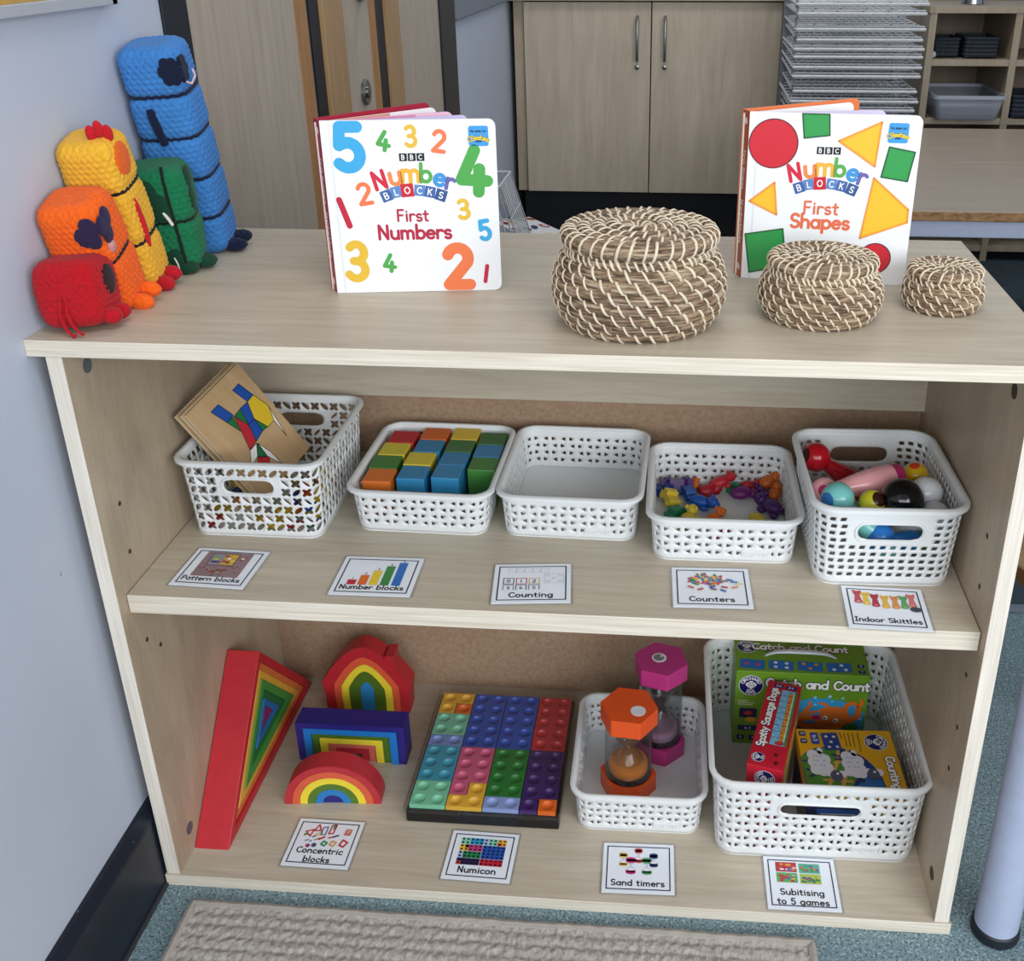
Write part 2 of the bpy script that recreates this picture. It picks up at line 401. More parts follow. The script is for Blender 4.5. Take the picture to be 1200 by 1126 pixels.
# ================================================================ shelf unit
T = .018
H = .7598; TB = .0182; ZS = .4408; YB = .4045
SH = empty('shelf_unit', 'low open maple bookcase with one middle shelf standing against the left wall', 'bookcase', (0, 0, 0))
def board(name, p0, p1, mat, edge, edges):
    """board with edge bands on the given face indices (box face order: bottom top front right back left)"""
    b = MB().mat(mat); b.box(p0, p1); b.mat(edge)
    for i in edges: b.mi[i] = b.mats.index(edge)
    return b.build(name, SH, bevel=.0007)
board('top_board', (XW, -.0013, H-T), (1.0144, .4484, H), M_MAPLE, M_EDGE, (2, 3))
board('side_panel', (0, 0, TB), (.0176, .4484-.003, H-T), M_MAPLE_Y, M_EDGE_V, (2,))
board('side_panel', (1-.0176, 0, TB), (1, .4484-.003, H-T), M_MAPLE_Y, M_EDGE_V, (2,))
board('bottom_board', (-.0022, -.002, 0), (1.003, .4484-.003, TB), M_MAPLE, M_EDGE, (2, 3))
board('middle_shelf', (.0186, .0175, ZS-.0245), (1-.0186, YB-.001, ZS), M_MAPLE, M_EDGE, (2,))
board('back_panel', (.0176, YB, TB), (1-.0176, YB+.004, H-T), M_HARD, M_HARD, ())
board('back_rail', (.0176, YB-.018, .5375), (1-.0176, YB, H-T), M_MAPLE, M_EDGE, ())
M_CAM = flat('#5b5e63', .6); M_PIN = flat('#3b332b', .7)
def plug(name, x, y, z, r, mat, sgn):
    b = MB().mat(mat); b.xf = Matrix.Translation((x, y, z)) @ Matrix.Rotation(sgn*pi/2, 4, 'Y')
    b.lathe([(r, -.001), (r, .0006), (r*.8, .0008), (r*.5, .0004), (0, .0003)], 20, True, False); b.build(name, SH)
for y, z in ((.0408, .7165), (.0426, .0553)): plug('cam_cover', .0176, y, z, .0085, M_CAM, 1)
for y, z in ((.0489, .7133), (.0388, .0586)): plug('cam_cover', 1-.0176, y, z, .0085, M_PIN, -1)
for y, z in ((.0447, .5462), (.0443, .4831), (.040, .3618), (.066, .3353)): plug('shelf_hole', .0176, y, z, .0028, M_PIN, 1)
for y, z in ((.0537, .5411), (.0498, .4792), (.042, .365), (.0405, .2903), (.0446, .2244)): plug('shelf_hole', 1-.0176, y, z, .0032, M_PIN, -1)

# ================================================================ rug
def m_rug():
    n = NT('woven_rug', .95, .1); v = n.coords()
    f = n.noise(n.coords((1, .5, 1)), 220, 3, .7)
    n.color(n.ramp(f, [(.3, '#8f8881'), (.7, '#bdb6ae')])); n.bump(f, .7, .003); return n.m
rug = empty('rug', 'ribbed beige grey woven rug on the floor in front of the bookcase', 'rug', (.44, -.3345, 0), (0, 0, .002))
b = MB().mat(m_rug()); b.smooth = True
NX, NY = 300, 260; vs = []; fs = []
for j in range(NY+1):
    for i in range(NX+1):
        x = -.39+.78*i/NX; y = -.30+.6*j/NY
        z = .008+.0020*abs(sin(y/.0085*pi/2))+.0016*noise.noise(Vector((x*210, y*170, 0)))+.0007*sin(x*420+noise.noise(Vector((x*30, y*80, 3)))*5)
        vs.append((x, y+.0022*noise.noise(Vector((x*12, 0, 7))), z))
for j in range(NY):
    for i in range(NX): a = j*(NX+1)+i; fs.append((a, a+1, a+NX+2, a+NX+1))
b.add(vs, fs); b.build('rug_pile', rug, sharp=180)
b = MB().mat(flat('#a19a92', .95, .1, .1, .6)); pth = []
for q in range(4):
    (xa, ya), (xb, yb) = [((-.39, .3), (.39, .3)), ((.39, .3), (.39, -.3)), ((.39, -.3), (-.39, -.3)), ((-.39, -.3), (-.39, .3))][q]
    for k in range(80):
        t = k/80; x = xa+(xb-xa)*t; y = ya+(yb-ya)*t
        pth.append((x, y+.0022*noise.noise(Vector((x*12, 0, 7))), .0068+.0006*sin(k*2.1)))
b.tube(pth, .0062, 8, True); b.build('rug_binding', rug)

# ================================================================ tables
def m_worn():
    n = NT('worn_chipboard_edge', .7, .2); n.color(n.ramp(n.noise(n.coords((1, 1, 2)), 60, 4, .7), [(.35, '#6d5138'), (.65, '#a07d57')])); return n.m
M_TTOP = wood('beech_table_top', '#aa9c8b', '#978977', (1, 14, 14), 5, .3, .5)
M_APRON = flat('#9aa4bb', .45, .5)
def table(label, x0, x1, y0, y1, zt, legs):
    t = empty('table', label, 'table', ((x0+x1)/2, (y0+y1)/2, 0)); ox, oy = (x0+x1)/2, (y0+y1)/2
    b = MB().mat(M_TTOP); b.box((x0-ox, y0-oy, zt-.022), (x1-ox, y1-oy, zt)); b.mat(m_worn())
    for i in (2, 3, 4, 5): b.mi[i] = b.mats.index(b.mats[-1])
    b.build('table_top', t, bevel=.003)
    b = MB().mat(M_APRON)
    for p in (((x0+.03, y0+.012), (x1-.03, y0+.032)), ((x0+.03, y1-.032), (x1-.03, y1-.012)), ((x0+.03, y0+.032), (x0+.05, y1-.032)), ((x1-.05, y0+.032), (x1-.03, y1-.032))):
        b.box((p[0][0]-ox, p[0][1]-oy, zt-.06), (p[1][0]-ox, p[1][1]-oy, zt-.022))
    b.build('table_frame', t, bevel=.002)
    for lx, ly in legs:
        b = MB().mat(M_APRON); b.xf = Matrix.Translation((lx-ox, ly-oy, 0)); b.lathe([(.019, .012), (.019, zt-.06)], 24); b.build('leg', t)
        b = MB().mat(M_BLACK); b.xf = Matrix.Translation((lx-ox, ly-oy, 0)); b.lathe([(.02, 0), (.022, .003), (.022, .012), (.019, .016)], 24); b.build('foot', t)
table('table with worn front edge and blue grey frame behind the book of shapes', 1.03, 2.4, 1.362, 1.905, .58, ((2.3, 1.42), (2.3, 1.85), (1.09, 1.85)))
table('grey brown table farther back, pushed against the table with worn edge', 1.03, 2.4, 1.909, 2.44, .58, ((1.09, 1.96), (2.3, 1.96), (2.3, 2.38), (1.09, 2.38)))
# near right table: steel leg with black foot, rounded top corner
st = empty('stool', 'round wooden stool seat just visible right of the bookcase', 'stool', (1.225, .255, 0))
b = MB().mat(flat('#d9bd98', .45)); b.lathe([(.163, .405), (.168, .410), (.168, .424), (.164, .428), (0, .428)], 48, True, False); b.mat(flat('#8a5f38', .5)); b.lathe([(.155, .392), (.1635, .396), (.1685, .410), (.1685, .421)], 48, True, False); b.build('seat', st)
for k in range(4):
    a = radians((30, -30, 80, -80)[k]); b = MB().mat(flat('#8a5f38', .5)); b.tube([(.15*cos(a), .15*sin(a), 0), (.11*cos(a), .11*sin(a), .394)], .015, 14); b.build('leg', st)
t = empty('table', 'table with thick blue grey round steel leg standing right of the bookcase', 'table', (1.06, .008, 0))
b = MB().mat(flat('#a8b2cb', .32, .5)); b.lathe([(.0265, .012), (.0265, .56)], 40); b.build('leg', t)
b = MB().mat(M_BLACK); b.lathe([(.0255, 0), (.029, .002), (.0295, .007), (.0285, .010), (.0285, .0145), (.0265, .017)], 40); b.build('foot', t)
b = MB().mat(flat('#d8bf9b', .4)); b.prism([(x, y) for x, y in rr_pts(-.005, -.06, 1.0, .55, .07, 10)], .56, .58, True); b.build('table_top', t, sharp=40)

# ================================================================ cupboard at the back
YC = 3.2
cb = empty('cupboard', 'beech two door base cupboard with steel handles against the back wall', 'cupboard', (.51, YC, 0))
M_CUP = wood('beech_cupboard', '#c2b5a2', '#ab9d89', (9, 9, 1), 3, .45); M_CUPE = wood('beech_cupboard_edge', '#b3a48f', '#9a8b77', (9, 9, 1), 3, .45)
x0, x1 = .0023-.51, 1.0148-.51
b = MB().mat(M_CUPE); b.box((x0, .02, .195), (x0+.038, .56, .90)); b.box((x1-.02, .02, .195), (x1, .56, .90)); b.box((x0+.038, .54, .195), (x1-.02, .56, .90)); b.box((x0+.038, .02, .195), (x1-.02, .54, .215)); b.build('carcass', cb, bevel=.001)
simple('plinth', (x0+.02, .05, 0), (x1, .56, .195), flat('#10131a', .6), cb); simple('worktop', (x0-.01, -.02, .90), (x1+.01, .57, .93), M_CUP, cb, .002)
for xa, xb, hx in ((.0436-.51, .516-.51, .4665-.51), (.520-.51, .9935-.51, .569-.51)):
    d = simple('door', (xa, 0, .197), (xb, .02, .895), M_CUP, cb, .0015)
    b = MB().mat(M_STEEL); b.tube([(hx, 0, .845), (hx, -.026, .838), (hx, -.03, .825), (hx, -.03, .71), (hx, -.026, .697), (hx, 0, .69)], .0055, 10); b.build('handle', d)
    b = MB().mat(M_STEEL); b.xf = Matrix.Translation((hx, 0, .668)) @ Matrix.Rotation(pi/2, 4, 'X'); b.lathe([(.009, 0), (.009, .004), (.004, .006), (.0, .006)], 18, True, False); b.build('lock', d)

# ================================================================ wire drying rack
rk = empty('drying_rack', 'tall art drying rack of many pale wire trays between cupboard and cubby unit', 'drying rack', (1.190, 2.62, 0))
M_WIRE = flat('#c3c6ca', .45, .5, .08); M_WIRE2 = flat('#7d8087', .5)
def wire_tray(z, tilt, w_=.235):
    b = MB().mat(M_WIRE); q = tilt
    A = [(-w_, 0, 0), (w_, 0, 0), (w_, .45, q), (-w_, .45, q)]
    b.tube(A+[A[0]], .0048, 5); b.tube([(-w_, .012, .008), (w_, .012, .008)], .0025, 4)
    for k in range(1, 16): x = -w_+2*w_*k/16; b.tube([(x, 0, 0), (x, .45, q)], .0022, 4)
    for k in range(1, 6): y = .45*k/6; b.tube([(-w_, y, q*k/6), (w_, y, q*k/6)], .0022, 4)
    b.mat(M_WIRE2)
    for k in range(5): x = -w_+2*w_*(k+.5)/5; b.tube([(x, .002, .003), (x+.02, .04, .012)], .003, 4)
    return b.build('wire_tray', rk, (0, 0, z))
rnd = random.Random(2)
zz = .10
for k in range(34):
    zz += .0235+.004*(k % 3) if k % 6 else .046
    if zz > .925: break
    ztop = zz; wire_tray(zz, rnd.uniform(-.012, .012), .196+rnd.uniform(-.005, .005))
simple('back_frame', (-.19, .47, 0), (.21, .49, 1.0), flat('#8b8e94', .6), rk)
for x in (-.196, .202): simple('post', (x-.008, .44, 0), (x+.008, .468, 1.0), flat('#74777c', .5), rk)
b = MB().mat(M_WIRE2)
for k in range(60):
    z = .1+.0145*k; b.tube([(-.200, .02+.02*sin(k*1.7), z), (-.196, .03, z+.02)], .004, 5)
b.build('hinge_spring', rk)
rb = MB().mat(flat('#8e1f2a', .35)); rb.lathe([(.0, .0), (.04, .004), (.055, .02), (.05, .04), (.02, .052), (0, .053)], 24, False, False)
tag(rb.build('bowl', loc=(1.145, 2.74, ztop+.0075)), 'dark red upturned bowl lying on a top tray of the wire drying rack', 'bowl')
# ================================================================ board books
INK = lambda h: flat(h, .35, .45, .01)
def at_print(b, x, y, rot=0, sc=1): b.xf = b.base @ Matrix.Translation((x, y, 0)) @ Matrix.Rotation(radians(rot), 4, 'Z') @ Matrix.Scale(sc, 4)
def big_digit(b, ch, x, y, h, w, rot=0, z=.0003, squash=1):
    """fat rounded digit centred at x, y; h is the printed height"""
    k = (h-w)/.9; at_print(b, x, y, rot); write(b, ch, 0, -.45*k, k, w/k, z, 'c', 0, 0, None, squash)
def wordmark(b, cx, y0, s):
    """NUMBER over a bent row of BLOCKS tiles"""
    cols = ['#d3233f', '#ee8a4a', '#efb23c', '#5aa84e', '#3f93d3', '#6b62a8']
    xs = [-32.5, -17, -1.5, 14, 28, 38]; ys = [11, 15, 17.5, 17.2, 13, 9]; rt = [14, 7, 0, -2, -8, -14]; hs = [23, 24, 24, 22, 23, 22]
    for c, col, x, y, r, h in zip('Number', cols, xs, ys, rt, hs):
        b.mat(INK(col)); at_print(b, cx+x*s, y0+(y-5)*s, r); k = h*s*(.87 if c == 'N' else .92)
        write(b, c, 0, 0, k, .2, .0003, 'c', 0, 0)
    tl = ['#3f63a5', '#5b86c4', '#cc2034', '#5b86c4', '#3f63a5', '#33558f']
    tx = [-29, -18.5, -6.5, 6.5, 17.5, 29]; ty = [-2.2, 1.6, 3.4, 3.0, 1.2, -2.4]; tr = [20, 12, 4, -6, -12, -20]; tw = [11.5, 11.2, 13.5, 11.2, 11.2, 11.8]
    for i, c in enumerate('BLOCKS'):
        at_print(b, cx+tx[i]*s, y0+ty[i]*s, tr[i]); q = tw[i]*s/2
        b.mat(INK(tl[i])); b.rect(-q, -q*1.05, q, q*1.05, .0005 if c == 'O' else .0003)
        b.mat(INK('#f4f4f2')); write(b, c, 0, -3.3*s, 7.4*s, .165, .0008, 'c', 0, 0)
def bbc(b, cx, cy, q, gap):
    for k, c in enumerate('BBC'):
        at_print(b, cx+(k-1)*gap, cy); b.mat(INK('#0e0f12')); b.rect(-q, -q, q, q, .0003)
        b.mat(INK('#f0f0f0')); write(b, c, 0, -q*.55, q*1.25, .19, .0006)
def badge(b, cx, cy, q):
    at_print(b, cx, cy); b.mat(INK('#3b9ae0')); b.rrect(-q, -q, q, q, q*.25, .0003)
    b.mat(INK('#16324f')); write(b, 'As seen on', 0, q*.38, q*.3, .15, .0006, sp=0)
    b.mat(INK('#1d2a34')); write(b, 'CBeebies', 0, -q*.36, q*.5, .28, .0005, 'c', 0, -.06, curve_fn(0, -q*.36, q*1.9))
    b.mat(INK('#f2d53a')); write(b, 'CBeebies', 0, -q*.36, q*.5, .17, .0008, 'c', 0, -.06, curve_fn(0, -q*.36, q*1.9))
    b.mat(INK('#1c4a80')); b.rrect(-q*.3, -q*.62, q*.3, -q*.42, q*.08, .0006)
def leaf_shape(x1, zh, r): return [(0, 0), *[(x1-r+r*sin(radians(a)), r-r*cos(radians(a))) for a in range(0, 91, 15)], *[(x1-r+r*cos(radians(a)), zh-r+r*sin(radians(a))) for a in range(0, 91, 15)], (0, zh)]
PV = Matrix(((1, 0, 0, 0), (0, 0, -1, 0), (0, 1, 0, 0), (0, 0, 0, 1)))   # print plane: x right, y up, layer towards the reader
def book(label, loc, rot, spine_hex, edge_hex, leaves, back_end, printer, spine_text):
    bk = empty('board_book', label, 'book', loc, (0, 0, rot), 'open board books on top of the bookcase')
    W, Hh, th = .1870, .1915, .0026
    b = MB().mat(INK('#eef1f4')); b.xf = PV.copy(); b.prism(leaf_shape(W, Hh, .008), 0, -th)
    fc = b.build('front_cover', bk, bevel=.0004)
    p = MB(); p.base = PV.copy(); printer(p)
    p.build('cover_print', fc)
    # hinge crease
    b = MB().mat(INK('#dfe3e8')); b.xf = PV.copy(); b.rect(.0085, .0005, .0105, Hh-.0005, .00012); b.build('hinge_crease', fc)
    # spine
    sx, sy = -.0080, .0165
    b = MB().mat(INK(spine_hex)); d = Vector((sx, sy)); n = Vector((-d.y, d.x)).normalized()*.0022
    b.add([(0, 0, 0), (sx, sy, 0), (sx+n.x*-1, sy-n.y, 0), (0-n.x, -n.y+.0, 0)]+[(0, 0, Hh), (sx, sy, Hh), (sx-n.x, sy-n.y, Hh), (-n.x, -n.y, Hh)],
          [(3, 2, 1, 0), (4, 5, 6, 7), (0, 1, 5, 4), (1, 2, 6, 5), (2, 3, 7, 6), (3, 0, 4, 7)], False)
    spn = b.build('spine', bk, bevel=.0003)
    b = MB(); L = d.length
    # text runs down the spine; outer spine face is at +n side
    ex = Vector((d.x, d.y, 0)).normalized(); nz = Vector((-d.y, d.x, 0)).normalized()
    o0 = Vector((sx/2, sy/2, 0))
    b.base = Matrix(((0, ex.x*-1, -nz.x*-1, o0.x), (0, ex.y*-1, -nz.y*-1, o0.y), (-1, 0, 0, 0), (0, 0, 0, 1)))
    b.xf = b.base @ Matrix.Translation((-.125, -.002, 0)); b.mat(INK('#f2e2de'))
    write(b, spine_text, 0, 0, .0062, .15, .0003, 'c', sp=.1)
    base_ = b.base; b.build('spine_title', spn); b = MB(); b.base = base_; b.mat(INK('#f2e2de'))
    b.xf = b.base @ Matrix.Translation((-.065, -.0025, 0)); write(b, 'Numberblocks', 0, 0, .0068, .2, .0003, 'c', sp=.06)
    b.build('spine_wordmark', spn); b = MB(); b.base = base_; b.mat(INK('#f2e2de'))
    b.xf = b.base @ Matrix.Translation((-.18, 0, 0)); b.disc(0, 0, .004, .0003); b.build('spine_emblem', spn); b = MB(); b.base = base_; b.mat(INK('#f2e2de')); b.xf = b.base @ Matrix.Translation((-.012, 0, 0)); b.disc(0, 0, .0042, .0003)
    b.build('spine_emblem', spn)
    def page(name, x0, y0, x1, y1, hexc, thick, zh, parent, strip=None):
        v = Vector((x1-x0, y1-y0)); Lp = v.length; a = math.atan2(v.y, v.x)
        b = MB().mat(INK(hexc)); b.xf = Matrix.Translation((x0, y0, 0)) @ Matrix.Rotation(a, 4, 'Z') @ PV
        b.prism(leaf_shape(Lp, zh, .008), 0, -thick)
        if strip:
            b.mat(INK(strip[0])); b.poly([(strip[1]*Lp, zh-.02, .0002), (strip[2]*Lp, zh-.02, .0002), (strip[2]*Lp, zh-.0002, .0002), (strip[1]*Lp, zh-.0002, .0002)])
        return b.build(name, parent, bevel=.0003)
    bc = page('back_cover', sx, sy, *back_end, edge_hex, .0026, Hh, bk)
    for (ex_, ey_, hexc, strip) in leaves:
        page('page', sx+.001, sy-.004, ex_, ey_, hexc, .0016, Hh-.0035, bk, strip)
    return bk
def print_numbers(b):
    mm = .001
    C = dict(b='#3aa7dd', g='#4da64c', y='#e2b93b', o='#ec7a4b', r='#c0203f')
    def d(ch, c, x, y, h, w, rot=0, sq=1): b.mat(INK(C[c])); big_digit(b, ch, x*mm, y*mm, h*mm, w*mm, rot, .0003, sq)
    d('5', 'b', 28.5, 163, 56, 12.5, 0, 1.0); d('4', 'g', 66.9, 169.5, 23.5, 4.6, -12); d('3', 'y', 95.8, 174.1, 25, 4.4, 0, .95); d('2', 'o', 126, 168.5, 26, 4.6, -8, .95)
    d('4', 'g', 163, 135.8, 58, 13, -4); d('2', 'o', 41, 112.8, 26, 4.6, 8); d('3', 'y', 148.5, 94, 24.5, 4.6, 4); d('5', 'b', 170.6, 70, 25.5, 5, 8, .9)
    d('3', 'y', 26, 36.5, 49, 9.4, -4, .9); d('4', 'g', 62.5, 34, 23, 4.6, -8); d('2', 'o', 139.5, 28.7, 56, 13, 0, .98)
    b.xf = b.base; b.mat(INK(C['r'])); b.stroke([(.0126, .1065), (.0214, .0775)], .0066, .0003); b.stroke([(.1713, .0285), (.1686, .0105)], .0046, .0003)
    bbc(b, .0953, .1519, .0042, .0094); wordmark(b, .0945, .1125, .00103); badge(b, .1684, .1735, .0108)
    b.xf = b.base; b.mat(INK('#b42442'))
    write(b, 'First', .0926, .0818, .0138, .17, .0003, sp=.1); write(b, 'Numbers', .0936, .0618, .0168, .19, .0003, sp=.08)
def print_shapes(b):
    mm = .001; b.xf = b.base
    def shp(pts, hexc, edge, w=.0016):
        b.mat(INK(hexc)); b.poly([(x*mm, y*mm, .0003) for x, y in pts]); b.mat(INK(edge))
        for i in range(len(pts)):
            (x0, y0), (x1, y1) = pts[i], pts[(i+1) % len(pts)]; b.stroke([(x0*mm, y0*mm), (x1*mm, y1*mm)], w, .0006)
    ring = lambda cx, cy, r: [(cx+r*cos(2*pi*k/48), cy+r*sin(2*pi*k/48)) for k in range(48)]
    shp(ring(27.9, 157.3, 27), '#cf2333', '#5a1420', .0011)
    shp([(57.8, 190.6), (87, 190.6), (89, 168), (61.4, 164.3)], '#2f9a4c', '#1d5a33'); shp([(154.4, 157.3), (182.4, 152.4), (177.6, 120.2), (148.8, 124.2)], '#2f9a4c', '#1d5a33')
    shp([(2.2, 53), (45, 61), (51.6, 17.2), (9.2, 7.4)], '#2f9a4c', '#1d5a33'); shp(ring(151.5, 31, 17.5), '#cf2333', '#5a1420', .0011)
    for t in ([(99.5, 162.2), (143.6, 183.6), (140.7, 135.6)], [(5, 91.8), (32, 113.8), (36.6, 77.2)], [(141.4, 122.6), (182.2, 88.8), (182.6, 74.2), (132.8, 54)]): shp(t, '#f3bf2f', '#ee9a3a', .0022)
    bbc(b, .0893, .1512, .0040, .0091); wordmark(b, .0890, .1113, .00101); badge(b, .1623, .1725, .0108)
    b.xf = b.base; b.mat(INK('#e0704c'))
    write(b, 'First', .0874, .0800, .0150, .17, .0003, sp=.12); write(b, 'Shapes', .0871, .0635, .0170, .2, .0003, sp=.08)
book('white square board book with coloured numbers and a dark red spine, standing open', (.2548, .1708, H+.0003), math.atan2(.0253, .1849), '#a01d33', '#a5213a',
     [(.1364, .0782, '#eec0d6', ('#e38fb4', .2, .72)), (.1551, .0517, '#cdc4ec', None), (.1707, .0207, '#f1ead8', None), (.115, .112, '#f3eef2', ('#d9a08c', .1, .6))], (.1062, .1267), print_numbers, 'First Numbers')
book('white square board book with red circle, green squares, yellow triangles, orange back cover', (.7158, .2624, H+.0003), math.atan2(-.0188, .1839), '#b5583a', '#e07a45',
     [(.152, .0596, '#dccdf0', None), (.1665, .0256, '#cfe6da', None), (.118, .117, '#f3f3f0', None), (.175, .010, '#f4f1e6', None)], (.1247, .127), print_shapes, 'First Shapes')

# ================================================================ seagrass baskets
def m_straw():
    n = NT('seagrass', .72, .25)
    tc = n.n('ShaderNodeTexCoord'); sp = n.n('ShaderNodeSeparateXYZ'); n.l(tc.outputs['Object'], sp.inputs[0])
    th = n.math('ARCTAN2', sp.outputs[1], sp.outputs[0])
    rr = n.math('SQRT', n.math('ADD', n.math('MULTIPLY', sp.outputs[0], sp.outputs[0]), n.math('MULTIPLY', sp.outputs[1], sp.outputs[1])))
    cb = n.n('ShaderNodeCombineXYZ'); n.l(n.math('MULTIPLY', th, 3.2), cb.inputs[0]); n.l(n.math('MULTIPLY', rr, 340), cb.inputs[1]); n.l(n.math('MULTIPLY', sp.outputs[2], 340), cb.inputs[2])
    f = n.noise(cb.outputs[0], 1.0, 4, .65, .3)
    n.color(n.ramp(f, [(.32, '#3d2f26'), (.44, '#705b4a'), (.55, '#9f876d'), (.70, '#cdbda6')]))
    n.bump(f, 1.0, .003); return n.m
M_STRAW = m_straw(); M_STITCH = flat('#d9ccb4', .6, .3, .08, .2)
def coil(b, R, z, rc, N, rnd, ph, flatz=1.0):
    nm = 10; vs = []; fs = []
    for i in range(N):
        a = 2*pi*i/N
        wob = 1+.05*noise.noise(Vector((cos(a)*9, sin(a)*9, ph)))
        for k in range(nm):
            q = 2*pi*k/nm; rk = rc*wob*(1+.07*noise.noise(Vector((cos(a)*22, sin(a)*22, k*1.7+ph*5))))
            rad = R+rk*cos(q); vs.append((rad*cos(a), rad*sin(a), z+rk*sin(q)*flatz))
    for i in range(N):
        for k in range(nm):
            i2 = (i+1) % N; k2 = (k+1) % nm; fs.append((i*nm+k, i2*nm+k, i2*nm+k2, i*nm+k2))
    b.add(vs, fs, True)
def stitch(b, R, z, rc, a0, da, q0, q1, w):
    """a flat cane strip wrapped over a coil from minor angle q0 to q1 while moving da round the basket"""
    pts = []
    for k in range(7):
        t = k/6; q = radians(q0+(q1-q0)*t); a = a0+da*t; rk = rc*1.10
        pts.append(((R+rk*cos(q))*cos(a), (R+rk*cos(q))*sin(a), z+rk*sin(q)))
    vs = []; fs = []
    for k, p in enumerate(pts):
        p = Vector(p); a = math.atan2(p.y, p.x); tg = Vector((-sin(a), cos(a), 0)); q = radians(q0+(q1-q0)*k/6)
        nn = Vector((cos(q)*cos(a), cos(q)*sin(a), sin(q)))
        vs += [p-tg*w-nn*.0006, p-tg*w*.7+nn*.0003, p+tg*w*.7+nn*.0003, p+tg*w-nn*.0006]
    for k in range(6):
        for j in range(3): fs.append((4*k+j, 4*k+j+1, 4*k+5+j, 4*k+4+j))
    b.add(vs, fs, True)
def seagrass_basket(label, x, y, R, Rl, h, nrow, nst, seed):
    rnd = random.Random(seed)
    bs = empty('seagrass_basket', label, 'basket', (x, y, H+.0005), (0, 0, seed*1.3), 'lidded seagrass baskets in a row on the bookcase')
    b = MB().mat(M_STRAW); hb = h*.80; rc = hb/nrow/2*1.3; N = 110
    prof = []
    for k in range(nrow):
        t = (k+.5)/nrow; rr = R*(.70+.30*sin(pi*min(1, .10+t*.96))**.8) if t < .5 else R*(.80+.20*sin(pi*min(1, .08+t*.90))**.9)
        prof.append((rr-rc, rc*.95+(hb-1.9*rc)*k/(nrow-1)))
    for k, (rr, z) in enumerate(prof): coil(b, rr, z, rc, N, rnd, seed*3+k, .95)
    b.lathe([(0, .001), (prof[0][0], .001)], 48, False, False)           # base
    b.lathe([(prof[0][0]-rc*.5, .002)]+[(rr-rc*.5, z) for rr, z in prof], 48, False, False)
    b.mat(M_STITCH); wst = .00155*(R/.0917)**.5
    da = 2*pi/nst*.62
    for k, (rr, z) in enumerate(prof):
        for j in range(nst*(2 if k == nrow-1 else 1)):
            a = 2*pi*j/(nst*(2 if k == nrow-1 else 1))+(nrow-1-k)*da*.92+rnd.uniform(-.02, .02)
            stitch(b, rr, z, rc, a, da*rnd.uniform(.8, 1.05), 88, -78, wst*rnd.uniform(.75, 1.15))
    b.build('basket_body', bs, sharp=80)
    b = MB().mat(M_STRAW); rl = Rl/10.5*1.1 if nrow > 6 else Rl/8*1.1
    z0 = h*.79+rl*.4; nr = max(4, int((Rl-rl)/(rl*1.55))); rings = []
    for k in range(nr):
        rr = Rl-rl-(Rl-rl*1.3)*k/(nr-.35); t = 1-rr/(Rl-rl)
        rings.append((max(rr, rl*.35), z0+(h-rl-z0)*min(1, .45+.85*t)*1.0-(.1*h*max(0, t-.62)*2 if nrow < 9 else .03*h*t)))
    for k, (rr, z) in enumerate(rings): coil(b, rr, z, rl*(1.12 if k == 0 else 1), max(24, int(N*rr/Rl)), rnd, seed*7+k)
    b.lathe([(0, rings[-1][1]-rl*.4)]+[(rr, z-rl*.4) for rr, z in reversed(rings)], 40, False, False)
    b.mat(M_STITCH)
    for k, (rr, z) in enumerate(rings):
        ns = max(6, int(nst*1.25*(rr+rl)/Rl)); 
        for j in range(ns):
            a = 2*pi*j/ns+k*.35+rnd.uniform(-.03, .03)
            stitch(b, rr, z, rl*(1.12 if k == 0 else 1), a, -.55*rl/max(rr, rl)*1.6, 150, -60 if k == 0 else 25, wst*rnd.uniform(.8, 1.1))
    b.build('basket_lid', bs, sharp=80)
    return bs
seagrass_basket('largest lidded seagrass basket, left of the other two baskets', .6005, .1073, .0917, .0807, .1062, 8, 30, 1)
seagrass_basket('middle sized lidded seagrass basket in front of the book of shapes', .7924, .1346, .0658, .057, .0695, 7, 26, 2)
seagrass_basket('smallest lidded seagrass basket near the right end of the bookcase top', .9289, .171, .0441, .0392, .0473, 5, 18, 3)

